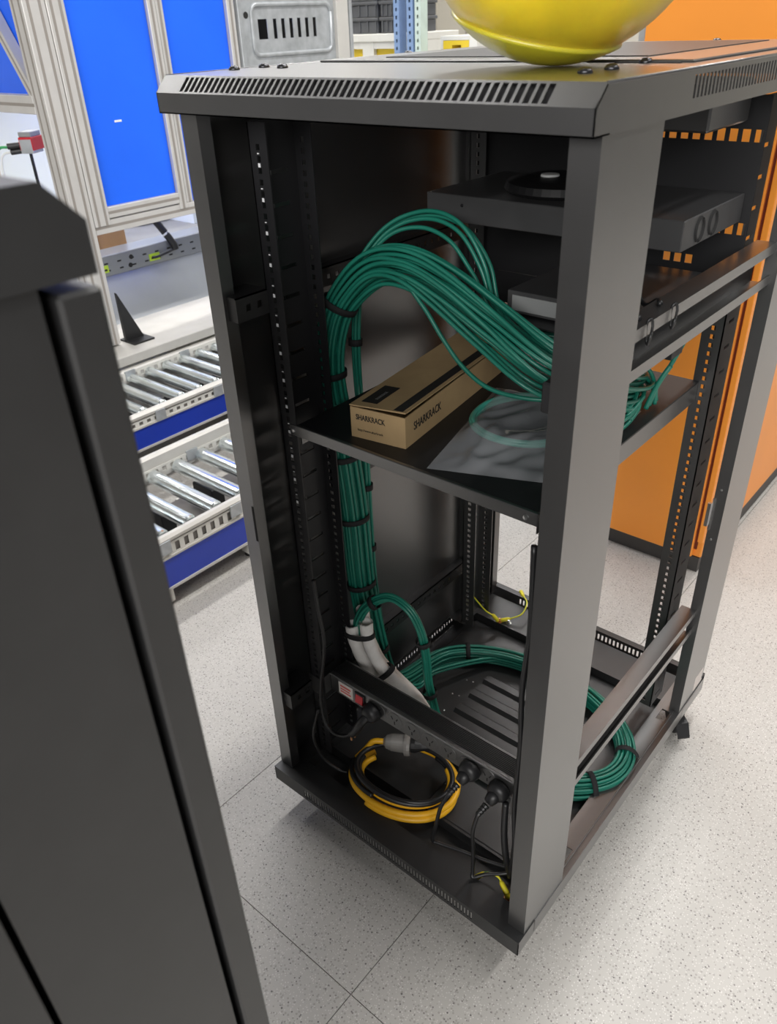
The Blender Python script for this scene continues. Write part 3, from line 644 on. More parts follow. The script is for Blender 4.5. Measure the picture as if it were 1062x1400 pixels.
lp, lf, ls = bundle([(0.090, 0.165, 0.325, 0.8), (0.094, 0.168, 0.36, 0.9), (0.112, 0.178, 0.398, 1), (0.152, 0.195, 0.428, 1), (0.196, 0.20, 0.418, 1), (0.222, 0.203, 0.375, 1), (0.228, 0.21, 0.31, 1), (0.226, 0.22, 0.23, 1), (0.236, 0.232, 0.14, 1), (0.26, 0.24, 0.06, 1), (0.30, 0.26, 0.03, 1)],
                    7, 0.0034, 0.0095, 0.0085, 'green cable in the small loop rising from the white sleeves', 'green cables of the sleeve loop', 9, 9, 0, 7, 0.02)
for q, lab in (((0.122, 0.183, 0.41), 'black strap on the small green loop above the sleeves'), ((0.226, 0.205, 0.345), 'black strap on the small green loop at its right bend'), ((0.228, 0.222, 0.205), 'black strap on the small green loop above the power strip')):
    strap(lp, lf, nearest(lp, q), 0.0145, 0.0135, 0.011, lab)
# tangle on the right end of the shelf
rt = random.Random(11)
for k in range(5):
    a0 = rt.uniform(0, 6.28); ex_, ey_ = 0.024 + 0.008*rt.random(), 0.050 + 0.02*rt.random(); xx, yy = 0.478 + 0.004*rt.random(), 0.355 + 0.03*rt.random(); tl = rt.uniform(-0.012, 0.018)
    pts = []
    for i in range(49):
        t_ = a0 + 7.2*i/48; pts.append((xx + ex_*math.cos(t_), yy + ey_*math.sin(t_), max(0.829, 0.832 + 0.0066*k + tl*math.sin(t_) + 0.004*math.sin(2*t_+k) + 0.0005*i*0.2)))
    solo('network_cable', MB().tube(pts, 0.0033, 7), 'green_cable', 'green cable loop in the tangle on the right end of the shelf', 'cable', 'green cables tangled on the shelf', True)
for k, pts in enumerate((((0.47, 0.30, 0.90), (0.485, 0.36, 0.925), (0.500, 0.42, 0.905), (0.508, 0.45, 0.865), (0.510, 0.455, 0.832)),
                         ((0.46, 0.32, 0.895), (0.478, 0.38, 0.905), (0.495, 0.43, 0.885), (0.503, 0.462, 0.850), (0.506, 0.47, 0.832)),
                         ((0.480, 0.30, 0.89), (0.493, 0.335, 0.885), (0.503, 0.36, 0.862), (0.508, 0.37, 0.835)))):
    cord('network_cable', pts, 0.0033, 'green_cable', ('green cable arching highest over the tangle on the shelf', 'green cable arching just below the highest one over the tangle', 'short green cable bending down to the tangle near the front post')[k], 'cable')
cord('network_cable', [(0.505, 0.445, 0.832), (0.512, 0.448, 0.865), (0.525, 0.455, 0.900), (0.540, 0.468, 0.950), (0.552, 0.485, 1.0)], 0.0036, 'green_cable', 'straight green cable rising from the tangle in front of the orange cabinet', 'cable')
cord('network_cable', [(0.506, 0.43, 0.832), (0.512, 0.438, 0.86), (0.520, 0.445, 0.885), (0.527, 0.452, 0.902)], 0.0042, 'green_cable', 'short stub of green cable beside the straight rising one', 'cable')

# ------------------------------------------------------------------ power strip and cords
pd = thing('power_strip', 'black rack power strip with a red switch along the rack front', 'power strip', (0.30, 0.115, 0.225))
part('body', MB().box(0.080, 0.090, 0.225, 0.520, 0.140, 0.270, 0.0015), 'black_powder', pd)
m = MB()
for k in range(11):
    y = 0.0985 + k*0.0034; m.prism([(y, 0.270), (y+0.0006, 0.2716), (y+0.0018, 0.2716), (y+0.0024, 0.270)], 'x', 0.082, 0.518)
part('ribbed_top', m, 'black_rubber', pd)
part('front_edge', MB().box(0.080, 0.0885, 0.2675, 0.520, 0.0905, 0.2705), 'device_edge', pd)
for x in (0.046, 0.520): part('mounting_ear', MB().box(x, 0.064, 0.2255, x+0.034, 0.0665, 0.2695).box(x if x > 0.1 else x+0.032, 0.0665, 0.2255, (x if x > 0.1 else x+0.032)+0.002, 0.09, 0.2695), 'black_powder', pd)
part('rating_label', MB().box(0.103, 0.0890, 0.232, 0.140, 0.0901, 0.262), 'label_white', pd)
part('label_print', MB().box(0.108, 0.0884, 0.238, 0.135, 0.0891, 0.241).box(0.108, 0.0884, 0.245, 0.132, 0.0891, 0.248).box(0.108, 0.0884, 0.252, 0.135, 0.0891, 0.256), 'label_red', pd)
sw = part('switch_frame', MB().box(0.147, 0.0870, 0.232, 0.173, 0.0901, 0.262, 0.001), 'black_rubber', pd)
part('rocker', MB().prism([(0.0875, 0.236), (0.0835, 0.240), (0.0865, 0.258), (0.0875, 0.258)], 'x', 0.151, 0.169), 'red_plastic', sw, label='red rocker switch')
for k in range(7):
    x = 0.205 + 0.042*k
    s_ = part('socket', MB().lathe((x, 0.0902, 0.2465), (0,-1,0), [(0, 0.0185), (0.0008, 0.0185), (0.0012, 0.018), (0.0012, 0)], 24), 'black_powder', pd)
    m = MB()
    for (dx, dz, a_) in ((-0.006, 0.004, 0.5), (0.006, 0.004, -0.5), (0, -0.007, 0)):
        c, s2 = math.cos(a_), math.sin(a_)
        P = [(x+dx + u*c - v_*s2, y_, 0.2465+dz + u*s2 + v_*c) for y_ in (0.0887, 0.0893) for u, v_ in ((-0.0012, -0.004), (0.0012, -0.004), (0.0012, 0.004), (-0.0012, 0.004))]
        m.add(P, [(0,1,2,3),(7,6,5,4),(0,4,5,1),(1,5,6,2),(2,6,7,3),(3,7,4,0)])
    part('pin_slots', m, 'hole_dark', s_)
def plug(x, z, label, cords):
    p = thing('power_plug', label, 'plug', (x, 0.075, z-0.02))
    part('cap', MB().lathe((x, 0.088, z), (0,-1,0), [(0, 0.019), (0.006, 0.0205), (0.014, 0.0185), (0.020, 0.014), (0.0205, 0)], 24), 'black_rubber', p, smooth=True)
    d = V((-0.25, -0.75, -0.6)).normalized(); q = V((x, 0.070, z))
    part('neck', MB().lathe(q + V((0, 0.008, 0)), d, [(0, 0.013), (0.014, 0.012), (0.024, 0.009), (0.026, 0)], 20), 'black_rubber', p, smooth=True)
    m = MB()
    for k in range(4): m.lathe(q + d*(0.022 + 0.006*k), d, [(0, 0.0045), (0.0005, 0.0066-0.0004*k), (0.004, 0.0066-0.0004*k), (0.0045, 0.0045), (0.006, 0.0042)], 14)
    part('strain_relief', m, 'black_rubber', p, smooth=False)
    e = q + d*0.044
    part('cord', MB().tube(spline([tuple(q + d*0.03), tuple(e)] + cords, 10), 0.0036, 8), 'cord_black', p, smooth=True)
plug(0.425, 0.246, 'black power plug in the strip with its cord looping down to the left', [(0.396, 0.036, 0.17), (0.385, 0.036, 0.11), (0.372, 0.042, 0.050), (0.385, 0.048, 0.042), (0.43, 0.062, 0.042), (0.48, 0.075, 0.042), (0.52, 0.086, 0.05), (0.538, 0.095, 0.07)])
plug(0.486, 0.240, 'black power plug in the strip closest to the near front post', [(0.470, 0.030, 0.17), (0.468, 0.036, 0.11), (0.470, 0.034, 0.055), (0.474, 0.030, 0.043), (0.490, 0.048, 0.046), (0.515, 0.070, 0.046), (0.535, 0.085, 0.06), (0.548, 0.10, 0.12)])
pl3 = thing('power_plug', 'black angled plug with brass pins near the red switch', 'plug', (0.185, 0.07, 0.20))
part('cap', MB().lathe((0.195, 0.088, 0.240), (0,-1,0), [(0, 0.019), (0.006, 0.0205), (0.016, 0.018), (0.022, 0.012), (0.0225, 0)], 24), 'black_rubber', pl3, smooth=True)
part('neck', MB().tube(spline([(0.193, 0.072, 0.236), (0.185, 0.062, 0.222), (0.172, 0.060, 0.195), (0.160, 0.060, 0.178)], 6), 0.009, 12), 'black_rubber', pl3, smooth=True)
part('brass_pin', MB().box(0.158, 0.056, 0.160, 0.161, 0.059, 0.178).box(0.168, 0.056, 0.175, 0.171, 0.059, 0.186), 'copper', pl3)
part('cord', MB().tube(spline([(0.160, 0.060, 0.178), (0.140, 0.058, 0.158), (0.110, 0.055, 0.150), (0.088, 0.055, 0.17), (0.080, 0.058, 0.215), (0.086, 0.060, 0.28), (0.100, 0.060, 0.345), (0.104, 0.061, 0.40), (0.096, 0.062, 0.46), (0.089, 0.064, 0.52)], 10), 0.0036, 8), 'cord_black', pl3, smooth=True)
cord('power_cable', [(0.530, 0.062, 0.06), (0.536, 0.060, 0.16), (0.530, 0.061, 0.26), (0.533, 0.060, 0.40), (0.528, 0.061, 0.52), (0.534, 0.060, 0.64), (0.530, 0.061, 0.78)], 0.0045, 'cord_black', 'black cords running up the inside of the near front post')
cord('power_cable', [(0.505, 0.075, 0.23), (0.512, 0.064, 0.17), (0.520, 0.062, 0.11), (0.524, 0.070, 0.06)], 0.006, 'cord_black', 'thick short black cord beside the plugs at the near front post')
# coiled yellow cord and black cord
yc = thing('extension_cord', 'coiled yellow extension cord with a grey connector lying in the rack base', 'extension cord', (0.235, 0.115, 0.012))
ecx, ecy, ea = 0.240, 0.118, math.radians(18)
def loop(rx_, ry_, z0, z1, a0, a1, n=60, dx=0, dy=0):
    out = []
    for i in range(n+1):
        t_ = math.radians(a0 + (a1-a0)*i/n); x, y = rx_*math.cos(t_), ry_*math.sin(t_)
        out.append((ecx+dx + x*math.cos(ea) - y*math.sin(ea), ecy+dy + x*math.sin(ea) + y*math.cos(ea), z0 + (z1-z0)*i/n + 0.004*math.sin(2*t_)))
    return out
part('cord', MB().tube(loop(0.112, 0.080, 0.042, 0.056, 140, 470, 70) , 0.0068, 10), 'yellow_cable', yc, smooth=True)
part('cord', MB().tube(loop(0.094, 0.066, 0.050, 0.066, 150, 395, 60, 0.004, 0.0), 0.0062, 10), 'yellow_cable', yc, smooth=True)
part('cord', MB().tube(loop(0.108, 0.074, 0.040, 0.045, 240, 395, 50, 0.006, -0.010), 0.0066, 10), 'yellow_cable', yc, smooth=True)
q0, qd = V((0.164, 0.146, 0.082)), V((0.86, 0.48, 0.02)).normalized()
part('connector', MB().lathe(q0, qd, [(0, 0.008), (0.006, 0.015), (0.018, 0.0185), (0.046, 0.0195), (0.046, 0.025), (0.052, 0.0255), (0.058, 0.024), (0.0585, 0)], 24), 'smoke_plug', yc, smooth=False)
part('connector_pins', MB().cyl(q0+qd*0.008, q0+qd*0.042, 0.006, 10), 'port_white', yc)
part('cord_end', MB().tube(spline([tuple(q0+qd*0.002), tuple(q0-qd*0.02+V((0,-0.004,0))), (0.138, 0.118, 0.066), (0.136, 0.09, 0.062)], 8), 0.0062, 10), 'yellow_cable', yc, smooth=True)
bc = thing('extension_cord', 'coiled black cord plugged into the grey connector over the yellow cord', 'extension cord', (0.235, 0.115, 0.03))
part('plug', MB().lathe(q0+qd*0.0595, qd, [(0, 0.017), (0.008, 0.017), (0.022, 0.012), (0.040, 0.008), (0.041, 0)], 20), 'black_rubber', bc, smooth=False)
part('cord', MB().tube(loop(0.100, 0.070, 0.062, 0.075, 60, -250, 70), 0.0055, 9), 'cord_black', bc, smooth=True)
part('cord', MB().tube(loop(0.098, 0.067, 0.074, 0.066, 100, -190, 60, 0.003, 0.002), 0.0050, 9), 'cord_black', bc, smooth=True)
part('cord', MB().tube(loop(0.110, 0.076, 0.056, 0.060, 170, 250, 30, -0.002, 0.0), 0.0050, 9), 'cord_black', bc, smooth=True)
cord('power_cable', [(0.078, 0.050, 0.20), (0.072, 0.035, 0.13), (0.085, 0.042, 0.07), (0.112, 0.055, 0.042), (0.130, 0.065, 0.036)], 0.0032, 'cord_black', 'thin black cord hanging in the dark front left corner of the rack')
# earth wires
def earth(pts, y1, y2, label, ring=None):
    e = thing('earth_wire', label, 'wire', pts[0]); sp_ = spline(pts, 10)
    part('wire', MB().tube(sp_, 0.0022, 7), 'earth_green', e, smooth=True)
    part('stripe', MB().tube([p + V((0.0006, -0.0006, 0.0009)) for p in sp_], 0.0018, 6), 'earth_yellow', e, smooth=True)
    for p, d in ((sp_[0], sp_[1]-sp_[0]), (sp_[-1], sp_[-2]-sp_[-1])):
        part('terminal_boot', MB().lathe(p - d.normalized()*0.004, d, [(0, 0.0042), (0.002, 0.0055), (0.020, 0.0048), (0.025, 0.0028)], 10), 'earth_yellow', e, smooth=True)
earth([(0.024, 0.640, 0.128), (0.032, 0.630, 0.130), (0.058, 0.640, 0.095), (0.080, 0.650, 0.066), (0.098, 0.660, 0.052), (0.107, 0.664, 0.040)], 0, 0, 'yellow-green earth wire from the rear left rail to the base')
earth([(0.118, 0.672, 0.040), (0.135, 0.684, 0.046), (0.155, 0.705, 0.058), (0.150, 0.735, 0.072), (0.124, 0.758, 0.070), (0.112, 0.768, 0.070)], 0, 0, 'yellow-green earth wire from the base to the rear sill')
earth([(0.470, 0.045, 0.020), (0.485, 0.058, 0.034), (0.505, 0.064, 0.034), (0.518, 0.060, 0.028), (0.530, 0.055, 0.022)], 0, 0, 'yellow-green earth wire at the foot of the near front post')
earth([(0.536, 0.052, 0.020), (0.546, 0.050, 0.026), (0.556, 0.050, 0.030), (0.566, 0.05, 0.036)], 0, 0, 'short yellow earth lead disappearing behind the near front post')
for p in ((0.112, 0.668, 0.034), (0.134, 0.676, 0.034), (0.533, 0.0535, 0.006)):
    part('earth_stud', MB().lathe(p, (0,0,1), [(0, 0.007), (0.002, 0.007), (0.002, 0.005), (0.007, 0.005), (0.007, 0.0025), (0.011, 0.0025), (0.011, 0)], 12), 'copper' if p[0] != 0.134 else 'screw_steel', rack)

# ------------------------------------------------------------------ yellow ball on the roof
bl_ = thing('ball', 'large scuffed glossy yellow ball resting on the rack roof', 'ball', (0.44, 0.175, Z3))
bb = MATS['ball_yellow'].node_tree.nodes['Principled BSDF']; bb.inputs['Subsurface Weight'].default_value = 0.7; bb.inputs['Subsurface Radius'].default_value = (1.0, 0.8, 0.15); bb.inputs['Subsurface Scale'].default_value = 0.12
R_ = 0.152; c = V((0.445, 0.182, Z3+R_+0.0005)); prof = []
for k in range(41):
    a_ = math.pi*k/40; r = R_*math.sin(a_); h = -R_*math.cos(a_); prof.append((h, r))
part('shell', MB().lathe(c, (0,0,1), prof, 64), 'ball_yellow', bl_, smooth=True)
d = V((-0.257, 0.045, -1)).normalized(); prof = []
for k in range(15):
    a_ = math.radians(37)*k/14; prof.append((R_*math.cos(a_) + 0.0035, R_*math.sin(a_) + 0.0015*k/14))
prof = prof[::-1]; prof = [(prof[0][0]-0.008, prof[0][1]-0.004), (prof[0][0]-0.0045, prof[0][1]+0.0022), (prof[0][0]-0.002, prof[0][1]+0.0028)] + prof
c2 = c
cap = MB().lathe(c2, d, prof, 64); part('lower_cap', cap, 'ball_yellow', bl_, smooth=True)
for o in list(bl_.children): o.location.z += 0.0034

# ------------------------------------------------------------------ orange cabinet
oc = thing('orange_cabinet', 'tall orange metal cabinet standing behind the open rack', 'cabinet', (0.2, 2.2, FL))
part('body', MB().box(0.022, 1.335, FL+0.05, 0.385, 3.2, 2.0, 0.003), 'orange_paint', oc)
part('plinth', MB().box(0.026, 1.332, FL, 0.382, 3.2, FL+0.05), 'plinth_dark', oc)
dr = part('door', MB().box(0.024, 1.318, FL+0.055, 0.362, 1.334, 1.995, 0.002), 'orange_paint', oc)
part('corner_strip', MB().box(0.370, 1.320, FL+0.11, 0.386, 1.334, 1.995, 0.002), 'orange_paint', oc)
part('door_gasket', MB().box(0.362, 1.328, FL+0.08, 0.370, 1.3345, 1.99), 'seam_red', oc)
m = MB().box(0.004, 1.33, FL, 0.021, 3.2, 2.0)  # front edge is real; depth added to keep orange bounce off the machines
es = solo('edge_bounce_panel', m, 'galvanised', 'grey metal edge of the orange cabinet, extended back to block orange bounce', 'panel')
part('hole', MB().box(0.009, 1.3285, 1.335, 0.016, 1.3302, 1.352, 0.0008), 'hole_dark', es)

# ------------------------------------------------------------------ roller conveyors
def conveyor(xf, xb, z, y0, y1, pitch, rr, bz0, bz1, ystart, label, legs, back=0.02):
    cv = thing('roller_conveyor', label, 'conveyor', ((xf+xb)/2, (y0+y1)/2, FL), 'roller conveyors behind the racks')
    part('side_rail', MB().box(xf-0.028, y0, z-0.018, xf, y1, z+0.006, 0.008), 'rail_beige', cv)
    part('side_rail', MB().box(xb, y0, z-0.034, xb+0.028, y1, z+back, 0.006), 'rail_beige', cv)
    us, hs = grid_breaks(y0+0.02, 0.016, 0.032, int((y1-y0-0.04)/0.032), y0, y1)
    part('perforated_strip', MB().plate((xf-0.004, 0, 0), (0,1,0), (0,0,1), (-0.002,0,0), us, [bz1+0.005, bz1+0.010, z-0.024, z-0.018], {(h, 1) for h in hs}), 'frame_white', cv)
    part('rail_core', MB().box(xf-0.026, y0, bz1+0.002, xf-0.010, y1, z-0.018), 'tray_grey', cv)
    part('perforated_strip', MB().plate((xb+0.031, 0, 0), (0,1,0), (0,0,1), (-0.002,0,0), us, [z-0.03, z-0.012, z+0.004, z+0.012], {(h, 1) for h in hs}), 'frame_white', cv)
    part('guard_panel', MB().box(xf-0.010, y0, bz0+0.006, xf-0.002, y1, bz1), 'blue_guard', cv)
    part('edge_trim', MB().box(xf-0.012, y0, bz1, xf+0.002, y1, bz1+0.006).box(xf-0.012, y0, bz0-0.002, xf+0.002, y1, bz0+0.006), 'rail_beige', cv)
    tray = part('under_tray', MB().box(xb+0.03, y0, bz0+0.02, xf-0.03, y1, bz0+0.026), 'tray_grey', cv)
    n = int((y1-y0-0.06)/pitch); k0 = int((ystart-y0)/pitch); y = ystart - k0*pitch + pitch
    proto = None
    while y < y1-0.05:
        if proto is None:
            proto = MB().lathe((0,0,0), (1,0,0), [(0, 0.005), (0.006, 0.005), (0.006, rr*0.8), (0.010, rr), (xf-xb-0.066, rr), (xf-xb-0.062, rr*0.8), (xf-xb-0.062, 0.005), (xf-xb-0.056, 0.005)], 20).mesh('roller', 'roller_steel', False)
        part('roller', proto, None, cv, loc=(xb+0.028, y, z-rr*0.55)); y += pitch
    for ly in legs:
        part('leg', MB().box(xf-0.05, ly, FL+0.012, xf-0.012, ly+0.035, bz0+0.02), 'frame_white', cv)
        part('leg', MB().box(xb+0.012, ly, FL+0.012, xb+0.05, ly+0.035, bz0+0.02), 'frame_white', cv)
        part('foot', MB().lathe((xf-0.031, ly+0.017, FL), (0,0,1), [(0, 0.018), (0.008, 0.017), (0.012, 0.012)], 14).lathe((xb+0.031, ly+0.017, FL), (0,0,1), [(0, 0.018), (0.008, 0.017), (0.012, 0.012)], 14), 'black_rubber', cv)
    for k in range(9):
        yy = ystart + pitch*(2*k-4)
        part('drive_box', MB().box(xb+0.10, yy, bz0+0.026, xb+0.20, yy+0.05, z-0.055, 0.003), 'black_rubber', tray)
    for k in range(6):
        yy = ystart + 0.26*k - 0.4
        part('rail_bracket', MB().box(xf-0.002, yy, z-0.045, xf+0.004, yy+0.04, z-0.005), 'galvanised', cv)
        part('rail_bracket', MB().box(xb+0.026, yy+0.12, z-0.02, xb+0.033, yy+0.165, z+0.018), 'galvanised', cv)
    return cv
nc = conveyor(-0.745, -1.137, 0.153, -0.55, 2.3, 0.098, 0.0235, -0.010, 0.090, 0.385, 'lower roller conveyor with blue side panel, nearer to the racks', (0.235, 0.56, 1.6), 0.052)
conveyor(-1.35, -1.735, 0.232, -0.55, 2.3, 0.082, 0.0205, 0.106, 0.186, 0.83, 'higher roller conveyor with blue side panel, beside the beige table', (0.0, 1.2))
# ------------------------------------------------------------------ machine table behind the conveyors
tb = thing('machine_table', 'long beige machine table with slotted steel rail behind the conveyors', 'table', (-2.0, 1.0, FL))
part('table_top', MB().box(-2.10, -0.6, 0.262, -1.725, 3.0, 0.300, 0.003), 'table_beige', tb)
for ly in (-0.5, 1.1, 2.8): part('leg', MB().box(-1.83, ly, FL, -1.77, ly+0.06, 0.262), 'aluminium', tb)
for ly in (-0.5, 1.1, 2.8): part('leg', MB().box(-3.1, ly, FL, -3.04, ly+0.06, 0.47), 'aluminium', tb)
part('sloped_sheet', MB().prism([(-2.085, 0.300), (-2.205, 0.472), (-2.21, 0.468), (-2.10, 0.300)], 'y', -0.6, 3.0), 'steel_sheet', tb)
sr = part('slotted_rail', MB().box(-2.32, -0.6, 0.470, -2.20, 3.0, 0.556, 0.003), 'steel_sheet', tb)
part('rear_deck', MB().box(-3.2, -0.6, 0.470, -2.32, 3.0, 0.50), 'deck_grey', tb)
for k in range(14):
    y = 0.98 + 0.065*k
    part('slot', MB().box(-2.2006, y, 0.520, -2.1985, y+0.018, 0.526).box(-2.2006, y+0.006, 0.490, -2.1985, y+0.024, 0.496), 'hole_dark', sr)
for y, z in ((1.245, 0.527), (1.235, 0.494)): part('bolt_hole', MB().lathe((-2.2, y, z), (1,0,0), [(0, 0.010), (0.002, 0.010), (0.002, 0)], 12), 'hole_dark', sr)
for y, l in ((1.095, 0.03), (1.335, 0.055)):
    part('lime_socket', MB().box(-2.2006, y, 0.487, -2.197, y+l, 0.517).box(-2.2, y+0.006, 0.494, -2.1955, y+l-0.006, 0.510), 'lime_frame', sr, label='lime green socket frame')
    part('socket_opening', MB().box(-2.1975, y+0.008, 0.495, -2.1950, y+l-0.008, 0.503), 'hole_dark', sr)
part('socket_opening', MB().box(-2.2006, 1.63, 0.505, -2.197, 1.68, 0.54, 0.001), 'hole_dark', sr)
part('gusset', MB().prism([(0.935, 0.303), (1.02, 0.303), (0.935, 0.50)], 'x', -1.87, -1.855).box(-1.90, 0.935, 0.300, -1.80, 1.03, 0.307), 'black_rubber', tb)
cord('cable_bundle', [(-2.28, 1.38, 0.78), (-2.26, 1.395, 0.70), (-2.22, 1.43, 0.62), (-2.185, 1.46, 0.545), (-2.178, 1.465, 0.515)], 0.016, 'cord_black', 'thick black cable bundle hanging to the slotted steel rail', 'cable', None, 8, 12)
for p_, lab in (((-2.25, 1.405, 0.675), 'upper'), ((-2.205, 1.444, 0.585), 'lower')):
    solo('cable_tie', MB().lathe(V(p_) - V((0.02, 0.02, -0.045)).normalized()*0.004, (0.02, 0.02, -0.045), [(0, 0.0175), (0.008, 0.0175)], 16), 'port_white', lab + ' white cable tie on the thick black cable bundle', 'cable tie')
cord('cable_bundle', [(-2.178, 1.465, 0.520), (-2.180, 1.42, 0.512), (-2.185, 1.37, 0.503), (-2.19, 1.345, 0.503)], 0.006, 'cord_black', 'short black cable along the slotted rail to the lime socket', 'cable')
for k in range(3): cord('cable', [(-2.27, 1.40+0.02*k, 0.80), (-2.25, 1.45+0.03*k, 0.685-0.02*k), (-2.30, 1.52+0.03*k, 0.74)], 0.005, 'port_white', 'white looped cable under the blue machine panel', 'cable', 'white looped cables')
solo('cardboard_box', MB().box(-2.62, 1.25, 0.5005, -2.46, 1.40, 0.70, 0.002), 'cardboard_plain', 'small plain brown carton behind the slotted steel rail', 'box')
solo('carton', MB().box(-2.60, 1.12, 0.5005, -2.44, 1.235, 0.70, 0.002), 'frame_white', 'small white carton left of the plain brown carton', 'box')
solo('equipment_case', MB().box(-3.12, 1.70, 0.5005, -2.80, 2.15, 0.56, 0.01), 'device_grey', 'flat dark grey case far behind the slotted rail', 'case')

# ------------------------------------------------------------------ aluminium machine frame with blue panels
mf = thing('machine_guard', 'aluminium profile machine guard with blue panels on the left', 'machine guard', (-1.9, 1.2, 0.3))
def profile(axis, a, b, c0, c1, d0, d1, name='profile', grooves=True):
    """extrusion along axis from a to b; c: first cross coordinate range, d: second"""
    m = MB(); P = {'z': lambda t0, t1, u0, u1, v0, v1: (u0, v0, t0, u1, v1, t1), 'y': lambda t0, t1, u0, u1, v0, v1: (u0, t0, v0, u1, t1, v1), 'x': lambda t0, t1, u0, u1, v0, v1: (t0, u0, v0, t1, u1, v1)}[axis]
    m.box(*P(a, b, c0, c1, d0, d1), 0.002); o = part(name, m, 'aluminium', mf)
    if grooves:
        gm = MB(); k = max(1, round((d1-d0)/0.04)); e = 0.0004
        for i in range(k):
            q = d0 + (d1-d0)*(i+0.5)/k; gm.box(*P(a, b, c0-e, c1+e, q-0.005, q+0.005))
        k = max(1, round((c1-c0)/0.04))
        for i in range(k):
            q = c0 + (c1-c0)*(i+0.5)/k; gm.box(*P(a, b, q-0.005, q+0.005, d0-e, d1+e))
        part('groove', gm, 'alu_groove', o)
    return o
XP = -1.85
profile('z', 0.307, 2.1, XP-0.08, XP, 0.826, 0.906, 'corner_post')
profile('z', 0.75, 2.1, XP-0.04, XP, 0.909, 0.974, 'door_stile')
profile('z', 0.75, 2.1, XP-0.04, XP, 1.297, 1.331, 'door_stile'); profile('z', 0.769, 2.1, XP-0.05, XP-0.005, 1.334, 1.366, 'post')
profile('y', 0.974, 1.297, XP-0.04, XP, 0.773, 0.812, 'door_rail'); profile('y', 0.908, 1.70, XP-0.045, XP-0.005, 0.722, 0.768, 'beam')
profile('z', 0.769, 2.1, XP-0.05, XP-0.005, 1.664, 1.70, 'post')
part('blue_panel', MB().box(XP-0.024, 0.974, 0.812, XP-0.018, 1.297, 2.1), 'blue_sheet', mf)
part('blue_panel', MB().box(XP-0.030, 1.366, 0.768, XP-0.024, 1.664, 2.1), 'blue_sheet', mf)
part('panel_sticker', MB().box(XP-0.018, 1.085, 1.085, XP-0.0172, 1.115, 1.092), 'port_white', mf)
hd = part('handle', MB().tube(spline([(XP+0.002, 1.325, 1.19), (XP+0.025, 1.335, 1.198), (XP+0.035, 1.355, 1.19), (XP+0.035, 1.37, 1.165), (XP+0.02, 1.37, 1.14), (XP+0.002, 1.355, 1.13)], 8), 0.012, 10), 'black_rubber', mf, smooth=True)
profile('x', -4.2, XP-0.08, 0.826, 0.866, 1.132, 1.190, 'cross_beam')
profile('z', FL, 2.1, -4.24, -4.2, 0.826, 0.866, 'post')
# diagonal brace
p0, p1 = V((XP-0.075, 0.846, 1.185)), V((XP-0.075-0.62, 0.846, 1.185+0.93)); dd = (p1-p0).normalized(); nn = V((-dd.z, 0, dd.x)); vs = []
for p in (p0, p1):
    for s1, s2 in ((-1,-1),(1,-1),(1,1),(-1,1)): vs.append(p + nn*0.018*s1 + V((0,1,0))*0.018*s2)
br = part('brace', MB().add(vs, [(3,2,1,0),(4,5,6,7),(0,1,5,4),(1,2,6,5),(2,3,7,6),(3,0,4,7)]), 'aluminium', mf)
vs = [V(v) for v in []]
for p in (p0, p1):
    for s1, s2 in ((-0.25,-1.03),(0.25,-1.03),(0.25,1.03),(-0.25,1.03)): vs.append(p + nn*0.018*s1 + V((0,1,0))*0.018*s2)
part('groove', MB().add(vs, [(3,2,1,0),(4,5,6,7),(0,1,5,4),(1,2,6,5),(2,3,7,6),(3,0,4,7)]), 'alu_groove', br)
part('blue_panel', MB().box(-4.2, 0.868, 1.190, XP-0.08, 0.874, 2.1), 'blue_sheet', mf)
solo('white_backboard', MB().box(-4.6, 1.90, FL, -2.6, 1.93, 1.9), 'white_board', 'large white backboard seen inside the machine guard', 'board')
sn = thing('sensor', 'small grey and red sensor box on a thin rod inside the machine', 'sensor', (-2.19, 0.915, 0.30))
def rotbox(c, sx, sy, sz, a_): 
    m = MB().box(-sx/2, -sy/2, -sz/2, sx/2, sy/2, sz/2, 0.002); R = Matrix.Translation(c) @ Matrix.Rotation(a_, 4, 'Z'); m.v = [tuple(R @ V(v)) for v in m.v]; return m
part('housing', rotbox((-2.19, 0.915, 1.012), 0.05, 0.072, 0.050, 0.55), 'galvanised', sn)
part('red_cover', rotbox((-2.192, 0.919, 1.020), 0.054, 0.080, 0.046, 0.55).add([], []), 'red_plastic', sn)
part('top_cover', rotbox((-2.192, 0.919, 1.052), 0.05, 0.072, 0.018, 0.55), 'patch_grey', sn)
part('connector', MB().cyl((-2.215, 0.885, 1.015), (-2.245, 0.850, 1.012), 0.011, 12).cyl((-2.215, 0.885, 0.995), (-2.240, 0.855, 0.992), 0.010, 12), 'black_rubber', sn)
part('rod', MB().cyl((-2.20, 0.91, 0.31), (-2.20, 0.91, 0.99), 0.006, 10), 'dark_screw', sn)
cord('cable', [(-2.245, 0.850, 1.010), (-2.275, 0.830, 1.005), (-2.295, 0.815, 0.96), (-2.30, 0.81, 0.88), (-2.31, 0.81, 0.7)], 0.005, 'earth_green', 'green cable hanging from the grey and red sensor', 'cable')
cord('cable', [(-2.240, 0.855, 0.992), (-2.262, 0.835, 0.985), (-2.275, 0.825, 0.95), (-2.28, 0.82, 0.84), (-2.29, 0.82, 0.7)], 0.004, 'port_white', 'white cable hanging from the grey and red sensor', 'cable')

